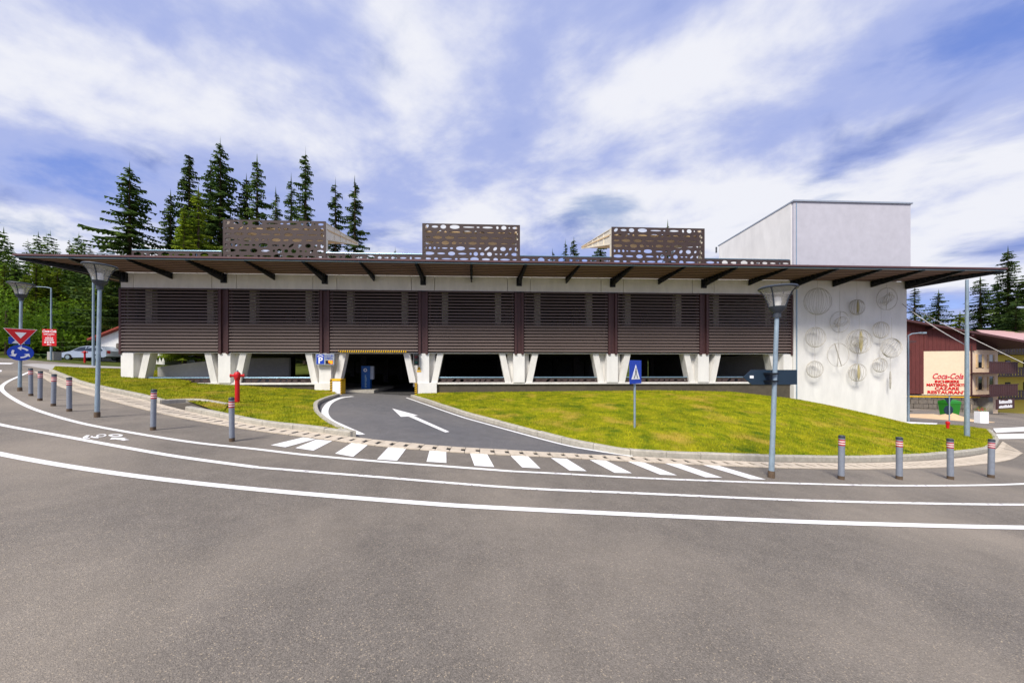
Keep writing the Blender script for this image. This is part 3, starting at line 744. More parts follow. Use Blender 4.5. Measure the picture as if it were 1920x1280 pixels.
# wire ball sculptures on the white wall
random.seed(12)
balls = [(1533, 565, 24, 0), (1577, 603, 19, 1), (1612, 575, 14, 2), (1665, 560, 20, 1), (1532, 632, 18, 0), (1612, 640, 22, 3), (1657, 618, 15, 0), (1573, 665, 21, 4), (1675, 652, 18, 5), (1532, 692, 15, 0), (1612, 698, 16, 2), (1656, 684, 13, 0), (1675, 713, 14, 6)]
names = ['largest round wire ball at the upper left of the white wall', 'tangled wire ball below and right of the largest one', 'small olive half filled wire ball near the top of the white wall', 'tangled faint wire ball at the top right of the white wall', 'ribbed wire ball second down in the left string on the white wall', 'wire ball with cream band in the middle of the white wall', 'narrow ribbed wire ball right of the middle high on the white wall', 'wire ball with one diagonal bar low in the second string', 'tilted ribbed wire ball nearest the right edge of the white wall', 'lowest ribbed wire ball in the left string by the dark sign', 'lowest wire ball with olive core in the middle string', 'narrow wire ball below left of the tilted ribbed one', 'thin twisted wire spindle at the lower right of the white wall']
for (x, y, r, kind), lb in zip(balls, names):
    u, z = UZ(x, y, -.45); rr = r/33.5; loc = B(u, -.08-rr*.45-.05, z)
    t = thing('wire_ball', lb, 'wire sculpture', loc, PHI, 'wire balls on the white wall')
    m = MB()
    def circ(rx, ry, rz, tilt=0, n=20, wr=.0065, off=0):
        pts = []
        for k in range(n+1):
            a = 2*math.pi*k/n; p = Vector((rx*math.cos(a), ry*math.cos(a)+off, rz*math.sin(a))); p.rotate(Matrix.Rotation(tilt, 3, 'Y')); pts.append(p)
        m.tube(pts, wr, 4, False)
    if kind == 6:
        for k in range(7): circ(.09*math.sin((k+.5)/7*3.14), .06, .5-.05*k, .0)
    else:
        nm = 9 if kind in (0, 5, 2, 3) else 3
        for k in range(nm):
            a = math.pi*k/nm; circ(rr*math.cos(a), rr*.45*math.sin(a), rr, .7 if kind == 5 else .06)
        circ(rr, 0, rr)
        if kind in (1, 3):
            for k in range(7): circ(rr*random.uniform(.2, .55), rr*.3, rr*random.uniform(.3, .6), random.uniform(0, 3), off=random.uniform(-.1, .1))
        if kind == 4:
            m.tube([(-rr*.3, 0, rr*.95), (rr*.3, 0, -rr*.95)], .018, 5)
    m.build('wire_cage', 'wire', t)
    if kind in (2, 3):
        q = MB(); q.lathe([(0.01, -rr*.9), (rr*.09, -rr*.5), (rr*.12, 0), (rr*.09, rr*.5), (.01, rr*.9)], 10, (rr*.15, 0)); q.build('core', 'wire_olive', t)
    MB().tube([(0, 0, rr), (0, 0, min(SOF-z-.02, rr+1.1))], .007, 4).build('hanging_wire', 'wire', t)

# ------------------------------------------------------------------ street furniture
bproto = None
spots = [((58, 742), 'striped grey bollard farthest left beside the roundabout sign post'), ((75, 751), 'second striped grey bollard from the roundabout sign post'), ((100, 761), 'third striped grey bollard from the roundabout sign post'), ((130, 771), 'striped grey bollard just left of the left lamp post'), ((287, 806), 'striped grey bollard standing alone right of the left lamp post'), ((435, 827), 'striped grey bollard in front of the red hydrant'),
         ((1577, 898), 'striped grey bollard nearest the right lamp post'), ((1686, 898), 'striped grey bollard second from the right lamp post'), ((1782, 898), 'striped grey bollard third from the right lamp post'), ((1858, 895), 'striped grey bollard farthest right by the end of the kerb')]
for (x, y), lb in spots:
    if bproto is None:
        bproto = thing('bollard', lb, 'bollard', (0, 0, 0), 0, 'striped bollards along the bend')
        MB().lathe([(.046, .05), (.046, .80)], 16).build('tube', 'bollard', bproto, True)
        MB().lathe([(.0475, -.05), (.0475, .07)], 16).build('rusty_foot', 'rust', bproto, True)
        MB().lathe([(.049, .80), (.049, .835), (.037, .85), (0, .852)], 16).build('cap', 'charcoal', bproto, True)
        for k in range(3): MB().lathe([(.048, .655+k*.045), (.048, .68+k*.045)], 16).build('red_band', 'band_red', bproto, True)
        for k in range(2): MB().lathe([(.048, .68+k*.045), (.048, .70+k*.045)], 16).build('white_band', 'band_white', bproto, True)
        o = bproto
    else: o = copy_tree(bproto)
    o.location = G(x, y); o['label'] = lb; o.rotation_euler = (R(random.uniform(-1, 1)), R(random.uniform(-1, 1)), random.uniform(0, 6))
def street_lamp(base, lb, lean):
    t = thing('street_lamp', lb, 'street lamp', G(*base), 0, 'bowl topped lamp posts'); t.rotation_euler = (0, R(lean), 0)
    MB().lathe([(.044, 0), (.044, .5), (.04, .55), (.034, 3.05)], 14).build('post', 'galv', t, True)
    MB().lathe([(.054, -.06), (.054, .10), (.046, .13)], 14).build('foot', 'rust', t, True)
    MB().lathe([(.05, 3.0), (.06, 3.0), (.06, 3.08), (.11, 3.14), (.135, 3.2), (.12, 3.21)], 16).build('collar', 'charcoal', t, True)
    MB().lathe([(.12, 3.2), (.15, 3.32), (.21, 3.46), (.275, 3.54)], 24).build('glass_bowl', 'lamp_glass', t, True)
    MB().lathe([(.26, 3.53), (.29, 3.53), (.30, 3.55), (.28, 3.575), (.0, 3.60)], 24).build('rim', 'charcoal', t, True)
    MB().lathe([(.05, 3.2), (.06, 3.3), (.05, 3.38), (0, 3.4)], 12).build('bulb', 'lamp_white', t, True)
    for k in range(4):
        a = k*math.pi/2+.5; c, s = math.cos(a), math.sin(a)
        MB().tube([(.125*c, .125*s, 3.2), (.155*c, .155*s, 3.32), (.215*c, .215*s, 3.46), (.28*c, .28*s, 3.54)], .012, 5).build('rib', 'charcoal', t)
    return t
street_lamp((1446, 895), 'galvanised lamp post with glass bowl beside the zebra crossing', 2.0)
street_lamp((182, 782), 'galvanised lamp post with glass bowl between the bollards on the left', 1.2)
street_lamp((37, 733), 'galvanised lamp post with glass bowl carrying the roundabout signs', .9)
# direction sign on the right lamp (its back is seen)
p = G(1446, 895); t = thing('direction_sign', 'dark back of an arrow shaped direction sign on the right lamp post', 'sign', p+Vector((.07, .09, 1.88)), 0)
MB().prism([(-.52, 0), (-.36, -.14), (.49, -.14), (.5, -.13), (.5, .13), (.49, .14), (-.36, .14)], 'y', 0, .02).build('plate', 'sign_back', t)
MB().box(-.40, -.33, -.004, 0, -.02, .03).build('sticker', 'sign_white', t)
for z in (-.07, .07): MB().box(-.14, .0, -.17, 0, z-.015, z+.015).build('clamp', 'black_steel', t)
# roundabout and give way signs
p = G(37, 733); yaw = math.atan2(-p.x, p.y)
fr = Matrix.Rotation(yaw, 4, 'Z')
def facing(name, lb, z, off=.07):
    dv = Vector((-p.x, -p.y, 0)).normalized(); t = thing(name, lb, 'sign', p+dv*off+Vector((.03, 0, z)), yaw); return t
t = facing('give_way_sign', 'red and white give way triangle on the left lamp post', 1.84)
MB().prism([(-.33, .22), (.33, .22), (0, -.34)], 'y', 0, .015).build('plate', 'sign_white', t)
MB().prism([(-.31, .208), (.31, .208), (0, -.315)], 'y', -.004, -.001).build('red_field', 'sign_red', t)
MB().prism([(-.115, .10), (.115, .10), (0, -.095)], 'y', -.008, -.005).build('white_field', 'sign_white', t)
t = facing('roundabout_sign', 'round blue roundabout sign with three white arrows on the left lamp post', 1.27)
t.scale = (.87, 1, .87)
MB().prism([(.3*math.cos(k*math.pi/18), .3*math.sin(k*math.pi/18)) for k in range(36)], 'y', 0, .015).build('plate', 'blue', t)
for k in range(3):
    m = MB(); a = k*2*math.pi/3+.5
    for j in range(6):
        a0, a1 = a+j*.16, a+(j+1)*.16
        m.prism([(r*math.cos(q), r*math.sin(q)) for r, q in ((.205, a0), (.205, a1), (.15, a1), (.15, a0))], 'y', -.005, -.001)
    e = a+.96; m.prism([(.27*math.cos(e), .27*math.sin(e)), (.19*math.cos(e+.5), .19*math.sin(e+.5)), (.09*math.cos(e), .09*math.sin(e))], 'y', -.005, -.001)
    m.build('arrow', 'sign_white', t)
t = thing('crossing_sign', 'small blue crossing sign half hidden behind the give way triangle', 'sign', p+Vector((-.16, .12, 1.68)), yaw)
MB().box(-.22, .2, 0, .015, -.11, .12).build('plate', 'blue', t); MB().prism([(-.16, -.09), (.1, -.09), (-.02, .10)], 'y', -.005, -.001).build('triangle', 'sign_white', t)
# pedestrian crossing sign on the lawn
p = G(1190, 831); p.y += .5; p.x = (1190-CX)/F*p.y; p.z = EYE+(HY-831)/F*p.y
t = thing('pedestrian_sign', 'blue pedestrian crossing sign on a thin pole in the lawn', 'sign', p, 0)
MB().tube([(0, 0, -.3), (0, 0, 2.25)], .028, 10).build('pole', 'galv', t, True)
sg = link('sign_panel', None, t, (0, -.04, 1.97), R(36))
MB().box(-.29, .29, -.012, .0, -.32, .32).build('plate', 'blue', sg)
MB().prism([(-.21, -.2), (.21, -.2), (0, .2)], 'y', -.017, -.013).build('triangle', 'sign_white', sg)
MB().prism([(-.03, -.02), (.03, -.02), (.02, .06), (-.02, .06)], 'y', -.021, -.018).prism([(-.02, -.02), (.0, -.02), (-.07, -.17), (-.1, -.17)], 'y', -.021, -.018).prism([(.0, -.02), (.02, -.02), (.1, -.17), (.07, -.17)], 'y', -.021, -.018).prism([(.022*math.cos(k*.785), .09+.022*math.sin(k*.785)) for k in range(8)], 'y', -.021, -.018).build('walking_figure', 'black', sg)
# hydrants
def hydrant(loc, lb, s=1):
    t = thing('fire_hydrant', lb, 'hydrant', loc, .4); t.scale = (s, s, s)
    MB().lathe([(.07, -.1), (.07, .80), (.085, .82), (.085, .86), (.10, .9), (.10, 1.0), (.07, 1.06), (.04, 1.08)], 14).build('barrel', 'red', t, True)
    MB().lathe([(.03, 1.08), (.03, 1.13), (0, 1.14)], 8).build('cap_nut', 'galv', t, True)
    for a in (-1, 1): MB().tube([(a*.08, 0, .95), (a*.17, 0, .95)], [.05, .045], 10).tube([(a*.17, 0, .95), (a*.2, 0, .95)], .06, 10).build('outlet', 'red', t, True)
    MB().tube([(0, -.08, .92), (0, -.16, .92)], .055, 10).build('front_outlet', 'red', t, True)
hydrant(G(445, 757), 'tall red fire hydrant on the left lawn near the garage columns')
hydrant(G(159, 679), 'red fire hydrant far left in front of the silver car', .95)
t = thing('marker_post', 'short red post at the far edge of the right lawn', 'post', G(1777, 806)); MB().lathe([(.055, -.1), (.055, .3), (.075, .32), (.075, .42), (.05, .45), (0, .46)], 12).build('stub', 'red', t, True)
# tall poles
def tall_pole(name, lb, base, h, arm=None, r=.075):
    t = thing(name, lb, 'pole', G(*base)); MB().lathe([(r, -.1), (r*.6, h)], 12).build('mast', 'galv', t, True)
    if arm: MB().tube([(0, 0, h-.05), (arm*.3, 0, h+.06), (arm, 0, h+.12)], .035, 8).build('arm', 'galv', t, True); MB().box(min(arm, arm*1.3), max(arm, arm*1.3), -.1, .1, h+.06, h+.16).build('lamp_head', 'galv', t)
    return t
tall_pole('street_light', 'tall grey street light rising past the left canopy corner', (175, 686), 8.6, 1.2, .09)
tall_pole('street_light', 'grey street light with bent arm carrying the red advertising board', (96, 674), 6.7, -1.7, .08)
tall_pole('utility_pole', 'tapered grey pole on the right lawn with a cable clamp', (1813, 824), 6.6, None, .075)
tall_pole('street_light', 'slender street light just right of the white tower wall', (1703, 790), 5.5, .8, .06)
MB().box(-.3, .3, -.3, .3, -.2, .75).build('concrete_block', 'path', None, loc=G(95, 674)+Vector((-.3, .5, 0)), label='pale concrete block at the foot of the pole with the red board', cat='block')
p = G(96, 674)+Vector((-.02, -.12, 2.05)); t = thing('advertising_board', 'red advertising board with white lettering on a grey pole', 'sign', p, R(18)); t.scale = (.68, 1, .95)
MB().box(-.72, .72, 0, .03, -.82, .82).build('plate', 'sign_red', t)
text_part('Coca-Cola', .34, 'sign_white', t, (0, -.006, .5), shear=.3, bold=.01, sx=.95)
worn_words([5, 8], .27, .11, t, 'sign_white'); text_part('* * *', .2, 'sign_white', t, (0, -.006, .05))
worn_words([8], -.12, .14, t, 'sign_white'); worn_words([9], -.32, .14, t, 'sign_white')
for k in range(4): MB().prism([(-.5+k*.27, -.54), (-.5+k*.27, -.40), (-.36+k*.27, -.40), (-.28+k*.27, -.47), (-.36+k*.27, -.54)], 'y', -.008, -.001).build('arrow', 'sign_white', t)
worn_words([3, 1], -.74, .13, t, 'sign_white')
# cables
wa = B(24.02, .3, 5.55); pp = G(1813, 824)
def cable(a, b, sag, lb):
    pts = [Vector(a).lerp(Vector(b), k/16)-Vector((0, 0, sag*4*(k/16)*(1-k/16))) for k in range(17)]
    MB().tube(pts, .016, 5).build('cable', 'cable', label=lb, cat='cable')
cable(wa, (pp.x, pp.y, EYE+(HY-648)/F*pp.y), .12, 'pale cable from the white tower to the clamp on the utility pole')
kx = (1960-CX)/F; cable(wa, (kx*15, 15, EYE+(HY-700)/F*15), .05, 'pale cable from the white tower to beyond the right edge')
# back of far traffic signs
t = thing('far_signs', 'dark backs of a triangle and a disc sign on a pole by the green bin', 'sign', G(1780, 794))
MB().tube([(0, 0, -.1), (0, 0, 1.75)], .03, 8).build('pole', 'galv', t); MB().prism([(-.3, 1.68), (.3, 1.68), (0, 1.2)], 'y', .03, .045).build('triangle_plate', 'sign_back', t)
MB().prism([(.3*math.cos(k*.349), .87+.3*math.sin(k*.349)) for k in range(18)], 'y', .03, .045).build('disc_plate', 'sign_back', t)

# ------------------------------------------------------------------ silver car
t = thing('parked_car', 'silver estate car parked at the edge of the wood on the left', 'car', G(140, 675)+Vector((0, 1.5, 0)), R(3))
prof = [(-2.2, .35), (-2.22, .62), (-2.0, .78), (-1.2, .92), (-.45, 1.38), (.2, 1.47), (1.4, 1.43), (1.95, 1.1), (2.15, .95), (2.2, .4), (1.9, .3), (-1.9, .28)]
m = MB(); n = len(prof); W = []
for yy, sc in ((-.86, 1), (-.80, 1), (.80, 1), (.86, 1)):
    for x, z in prof:
        y = yy
        if z > .95: y = yy*(.78 if abs(yy) > .82 else .78)
        W.append((x, y, z))
for r in range(3):
    for k in range(n): m.f.append((r*n+k, r*n+(k+1) % n, (r+1)*n+(k+1) % n, (r+1)*n+k)); m.m.append(0)
m.v = W; m.f += [tuple(range(n))[::-1], tuple(range(3*n, 4*n))]; m.m += [0, 0]
m.build('body', 'car', t, True)
for q in ([(-1.0, .98), (-.42, 1.33), (.1, 1.38), (.1, .98)], [(.18, .98), (.18, 1.39), (.95, 1.39), (.95, .98)], [(1.03, .98), (1.03, 1.38), (1.4, 1.36), (1.75, 1.08), (1.7, 1.0)]):
    m = MB(); n = len(q); f = lambda z: -.86+(z-.92)/.46*.19
    m.add([(x, f(z)-.012, z) for x, z in q]+[(x, f(z)+.02, z) for x, z in q], [tuple(range(n)), tuple(range(n, 2*n))]+[(k, (k+1) % n, n+(k+1) % n, n+k) for k in range(n)]).build('side_window', 'glass', t)
MB().prism([(-.68, -1.15), (.68, -1.15), (.6, -.5), (-.6, -.5)], 'z', 0, .02).build('windscreen', 'glass', t, loc=(0, 0, 0)).matrix_local = Matrix.Translation((-.06, 0, .985)) @ Matrix.Rotation(R(90), 4, 'Z') @ Matrix.Rotation(R(-32), 4, 'X') @ Matrix.Translation((0, 1.13, 0))
for x in (-1.4, 1.35):
    for y in (-.82, .82):
        wv = link('wheel', None, t, (x, y, .32))
        MB().tube([(0, -.1, 0), (0, .1, 0)], .32, 18).build('tyre', 'tyre', wv); MB().tube([(0, -.11, 0), (0, .11, 0)], .2, 10).build('rim', 'galv', wv)
for y in (-.6, .6): MB().box(-2.16, -1.98, y-.2, y+.2, .62, .76).build('headlight', 'lamp_white', t); MB().box(2.1, 2.19, y-.14, y+.14, .7, .98).build('tail_light', 'red', t)

# ------------------------------------------------------------------ houses
# white shed on the left
b0 = G(212, 677); t = thing('shed', 'white shed with red tiled roof and stone panel behind the garage', 'house', b0, R(6))
MB().prism([(-1.4, -.5), (5, -.5), (5, 3.0), (2.6, 4.2), (-1.4, 2.4)], 'y', 0, 5).build('wall', 'white_wall', t)
for q in ([(-2.0, 2.16), (2.6, 4.23), (2.6, 4.42), (-2.0, 2.35)], [(2.6, 4.23), (5.6, 2.73), (5.6, 2.92), (2.6, 4.42)]): MB().prism(q, 'y', -.5, 5.4).build('roof_slope', 'roof_red', t)
rs = random.Random(4); sp = link('stone_panel', None, t)
MB().box(.4, 3.2, -.08, 0, -.5, 1.9).build('mortar', 'plinth', sp)
for r in range(5):
    x = .42
    while x < 3.1:
        ww = rs.uniform(.35, .6); MB().box(x, min(3.18, x+ww-.03), -.14-rs.uniform(0, .03), -.08, -.4+r*.46, -.4+r*.46+.42).build('stone', 'stone', sp); x += ww
# chalet on the right
P2 = Vector((58.8, 40, 0)); d1 = Vector((.98, -.196, 0)).normalized(); d2 = Vector((.958, .287, 0)).normalized()
zb = gz(58.8)
a1 = math.atan2(d1.y, d1.x); a2 = math.atan2(d2.y, d2.x)
ch = thing('chalet', 'brown timber and beige chalet with red wall lettering and timber balconies', 'house', (P2.x, P2.y, zb), a1)
ZT = EYE+(HY-657)/F*40-zb; ZM = EYE+(HY-766)/F*40-zb; ZS = EYE+(HY-741)/F*40-zb
MB().box(-4.9, 0, 0, 9, ZS, ZT).build('wall', 'beige', ch)
# stones of the retaining base
rw = link('stone_base', None, ch); MB().box(-11, .6, .1, 1.0, -1.5, ZS-.02).build('mortar', 'plinth', rw)
for r in range(6):
    x = -10.9; hrow = (ZS+1.2)/6
    while x < .5:
        ww = rs.uniform(.5, 1.0); MB().box(x, min(.58, x+ww-.05), .02-rs.uniform(0, .06), .1, -1.2+r*hrow, -1.2+r*hrow+hrow-.05).build('stone', 'stone', rw); x += ww
MB().box(-11, .7, -.08, .02, ZS-.28, ZS-.16).build('ledge', 'yellow', ch)
MB().box(-.16, -.04, -.1, 0, ZS, ZT+.6).build('down_pipe', 'wood_dark', ch)
gy = link('timber_gable', None, ch)
ztop = lambda x: ZT+3.35-.25*(x+6.2)
k = -11.0
while k < .4:
    e = min(k+.42, .4); yb = -.05 if k > -4.95 else -.02; zb_ = ZT if k > -4.95 else ZS+.1
    MB().hexa([(k, yb, zb_), (e-.02, yb, zb_), (e-.02, .2, zb_), (k, .2, zb_), (k, yb, ztop(k)), (e-.02, yb, ztop(e)), (e-.02, .2, ztop(e)), (k, .2, ztop(k))]).build('board', 'wood_red', gy); k += .42
MB().hexa([(-11, .2, ZS), (.2, .2, ZT), (.2, 9, ZT), (-11, 9, ZS), (-11, .2, ztop(-11)-.02), (.2, .2, ztop(.2)-.02), (.2, 9, ztop(.2)-.02), (-11, 9, ztop(-11)-.02)]).build('gable_core', 'wood_dark', gy)
rf = link('roof', None, ch)
MB().hexa([(-12, -1.0, ztop(-12)), (6.2, -1.0, ztop(6.2)), (6.2, 10, ztop(6.2)), (-12, 10, ztop(-12)), (-12, -1.0, ztop(-12)+.25), (6.2, -1.0, ztop(6.2)+.25), (6.2, 10, ztop(6.2)+.25), (-12, 10, ztop(-12)+.25)]).build('roof_slab', 'roof_dark', rf)
for x in (-8.5, -4.6, -.9): MB().box(x, x+.25, -.9, .1, ztop(x)-.32, ztop(x)-.04).build('purlin', 'wood_dark', rf)
MB().hexa([(-11.5, -1.2, ZT+.4), (-6.5, -1.2, ZT+1.0), (-6.5, .1, ZT+1.2), (-11.5, .1, ZT+.6), (-11.5, -1.2, ZT+.6), (-6.5, -1.2, ZT+1.2), (-6.5, .1, ZT+1.4), (-11.5, .1, ZT+.8)]).build('lean_to_roof', 'roof_dark', ch)
text_part('Coca-Cola', .95, 'band_white', ch, (-2.4, -.02, ZS+2.0), shear=.35, bold=.035, name='logo_backing', sx=.74)
text_part('Coca-Cola', .95, 'sign_red', ch, (-2.4, -.04, ZS+2.0), shear=.35, bold=.018, name='logo', sx=.74)
for s, z, sz, sx in (('INCHIRIERE', 1.36, .46, 1.0), ('MATERIAL SPORTIV', .95, .44, 1.05), ('CAZARE', .50, .50, 1.25), ('RESTAURANT', .02, .52, 1.2)):
    text_part(s, sz, 'sign_red', ch, (-2.45, -.03, ZS+z+.14), bold=.012, sx=sx, ext=.02)
# balcony wing
wg = link('balcony_wing', None, ch); wg.rotation_euler = (0, 0, a2-a1)
MB().box(0.02, 6.1, 0, 6, ZS-2.9, ZT+.1).build('wing_wall', 'beige', wg)
MB().box(0.0, 6.1, -.02, 0, ZT+.1, ZT+1.1).build('attic_board', 'wood_dark', wg)
for zf in (ZS+.15, ZS+2.85):
    for x in (1.3, 3.9):
        MB().box(x, x+.9, -.03, .0, zf+.5, zf+2.1).build('window', 'glass', wg)
        for q in (x-.42, x+.94): MB().box(q, q+.38, -.06, -.01, zf+.5, zf+2.1).build('shutter', 'tan', wg)
    MB().box(-.3, 6.6, -1.3, -.02, zf-.22, zf-.08).build('balcony_floor', 'wood_dark', wg)
    MB().box(-.3, 6.6, -1.34, -1.26, zf+1.12, zf+1.22).build('balcony_rail', 'wood_dark', wg)
    for k in range(16): MB().box(-.28+k*.42, -.28+k*.42+.32, -1.32, -1.28, zf-.05, zf+1.12).build('baluster_board', 'wood_dark', wg)
MB().box(1.2, 2.2, -.8, -.0, -1.2, ZS-.2).build('porch_pillar', 'kerb', wg)
sb = thing('restaurant_board', 'brown board with white lettering under the chalet balcony', 'sign', Vector((60.9, 38.9, EYE+(HY-757)/F*38.9)), a2)
MB().box(-1.6, 2.6, 0, .06, -.6, .55).build('plate', 'wood_dark', sb)
worn_words([10], .05, .42, sb, 'sign_white', .5, y=-.02); worn_words([12], -.48, .36, sb, 'sign_white', .5, y=-.02)
# yellow house behind
yh = thing('yellow_house', 'yellow house with black timber balconies and pale pink roof', 'house', Vector((70.0, 46, gz(70))), R(12))
z0y = lambda py, Y=46: EYE+(HY-py)/F*Y-gz(70)
MB().box(-6, 16, 0, 10, -2, z0y(636)).build('wall', 'yellow_wall', yh)
MB().hexa([(-2, -1.5, z0y(642)), (18, -1.5, z0y(642)), (34, 9, z0y(600)), (19.5, 9, z0y(600)), (-2, -1.5, z0y(640)), (18, -1.5, z0y(640)), (34, 9, z0y(598)), (19.5, 9, z0y(598))]).build('roof', 'roof_pink', yh)
for py in (662, 703, 745):
    z = z0y(py); MB().box(-5.8, 16, -1.6, 0, z-.2, z-.05).build('balcony_floor', 'wood_black', yh); MB().box(-5.8, 16, -1.62, -1.54, z+1.0, z+1.1).build('balcony_rail', 'wood_black', yh)
    for k in range(36): MB().box(-5.75+k*.6, -5.75+k*.6+.44, -1.6, -1.56, z, z+1.0).build('baluster_board', 'wood_black', yh)
    for x in (-4.6, -.6, 3.4, 7.4): w_ = MB().box(x, x+1.1, -.04, 0, z+.1, z+2.1).build('window', 'wood_black', yh); MB().box(x+.12, x+.98, -.06, -.04, z+.25, z+1.95).build('pane', 'glass', w_)
# bin, sand, planter
t = thing('waste_bin', 'green wheeled waste container in front of the stone wall', 'bin', G(1780, 783), 0)
t.scale = (.42, .5, .66)
m = MB().hexa([(-1.0, -.5, .25), (1.0, -.5, .25), (1.0, .5, .25), (-1.0, .5, .25), (-1.2, -.65, 1.8), (1.2, -.65, 1.8), (1.2, .65, 1.8), (-1.2, .65, 1.8)]); m.build('tub', 'green_bin', t)
MB().prism([(-.7, 1.8), (.7, 1.8), (.6, 2.1), (0, 2.25), (-.6, 2.1)], 'x', -1.25, 1.25).build('lid', 'green_bin', t)
for x in (-.8, .8): MB().tube([(x-.06, -.4, .14), (x+.06, -.4, .14)], .14, 10).build('wheel', 'tyre', t)
def heap(loc, rx, ry, h, lb):
    m = MB(); rn = random.Random(5); vs = [(0, 0, h)]; n = 22
    for r in range(1, 7):
        for k in range(n):
            a = 2*math.pi*k/n; q = r/6; vs.append((rx*q*math.cos(a), ry*q*math.sin(a), h*(1-q)**1.1*rn.uniform(.85, 1.1)+SL*rx*q*math.cos(a)-.02))
    fs = [(0, 1+k, 1+(k+1) % n) for k in range(n)]+[(1+(r-1)*n+k, 1+r*n+k, 1+r*n+(k+1) % n, 1+(r-1)*n+(k+1) % n) for r in range(1, 6) for k in range(n)]
    m.add(vs, fs).build('sand_heap', 'sand', None, True, loc=loc, label=lb, cat='sand heap')
heap(G(1750, 783), 4.6, 1.8, .3, 'long low sand heap along the stone wall')
heap(G(1785, 786), 1.7, 1.1, .5, 'steeper sand mound in front of the green bin')
t = thing('planter', 'white planter box with red flowers beside the chalet steps', 'planter', G(1840, 793), 0)
t.scale = (.38, .5, .55)
MB().box(-.8, .8, -.3, .3, 0, 1.5).build('box', 'sign_white', t)
m = MB(); rn = random.Random(9)
for _ in range(160):
    c = Vector((rn.uniform(-.8, .8), rn.uniform(-.3, .3), 1.5+rn.uniform(0, .55))); s = .09; m.mi = 1 if rn.random() < .4 else 0
    m.add([c+Vector((rn.uniform(-s, s), rn.uniform(-s, s), rn.uniform(-s, s))) for _ in range(3)], [(0, 1, 2)])
m.build('flowers', ['leaves', 'red'], t)

# ------------------------------------------------------------------ trees
def spruce_mesh(seed, H=24, Rm=3.8, whorls=46, nb=7, open_=0.0, seg=12):
    rn = random.Random(seed); m = MB(); k = 0
    for wi in range(whorls):
        z = H*(.06+.93*(wi/whorls)**.92); f = 1-z/H
        for b in range(nb):
            a = rn.uniform(0, 6.283); Lb = Rm*(f**.8)*rn.uniform(.45, 1.2)*(1+.18*math.sin(2*a+seed)+.22*math.sin(wi*.9+seed*2+a))+.15
            if rn.random() < open_: continue
            ca, sa = math.cos(a), math.sin(a); droop = rn.uniform(.15, .42)
            zz = z+rn.uniform(-.2, .2); ns = max(2, int(seg*Lb/Rm)+2)
            for s in range(ns):
                q0 = (s+.15)/ns; q1 = (s+1.3)/ns
                def P(q): return Vector((ca*Lb*q, sa*Lb*q, zz-droop*Lb*(q-.35*q*q*q)))
                c, e = P(q0), P(q1); wd = (.12+.28*Lb/Rm*(1-q0*.7))*rn.uniform(.6, 1.4)
                for sd in (-1, 1):
                    tip = c.lerp(e, .8)+Vector((-sa*sd, ca*sd, 0))*wd*2.0-Vector((0, 0, rn.uniform(.05, .3)))
                    m.add([c, e, tip], [(0, 1, 2)])
                hang = c.lerp(e, .5)-Vector((0, 0, rn.uniform(.2, .5)*(.4+Lb/Rm)))
                m.add([c, e, hang], [(0, 1, 2)])
    m.add([(.1, 0, H*.95), (-.1, 0, H*.95), (0, 0, H*1.02)], [(0, 1, 2)])
    return m
variants = [spruce_mesh(1), spruce_mesh(2, Rm=3.2, open_=.2), spruce_mesh(3, Rm=4.6, nb=8), spruce_mesh(4, Rm=2.7, open_=.3)]
vm = [v.mesh('crown', 'needles') for v in variants]
vf = [v.mesh('crown_fresh', 'needles_fresh') for v in variants[:3]]
trunk = MB().lathe([(.30, -2), (.22, 8), (.10, 18), (.02, 23.5)], 8).mesh('trunk', 'bark', True)
def tree(loc, h, var, lb, fresh=False, wide=1.0, group=None, name='spruce_tree'):
    t = thing(name, lb, 'tree', loc, random.uniform(0, 6.28), group); s = h/24; wide = wide*1.15
    for nm, me in (('trunk', trunk), ('crown', (vf if fresh else vm)[var % (3 if fresh else 4)])):
        o = link(nm, me, t); o.scale = (s*wide, s*wide, s)
    return t
def tree_at(x, ytop, Y, var, lb, **kw):
    X = (x-CX)/F*Y; zb_ = terrain(X, Y); zt = EYE+(HY-ytop)/F*Y
    return tree((X, Y, zb_), zt-zb_, var, lb, **kw)
GB = 'spruces behind the garage'
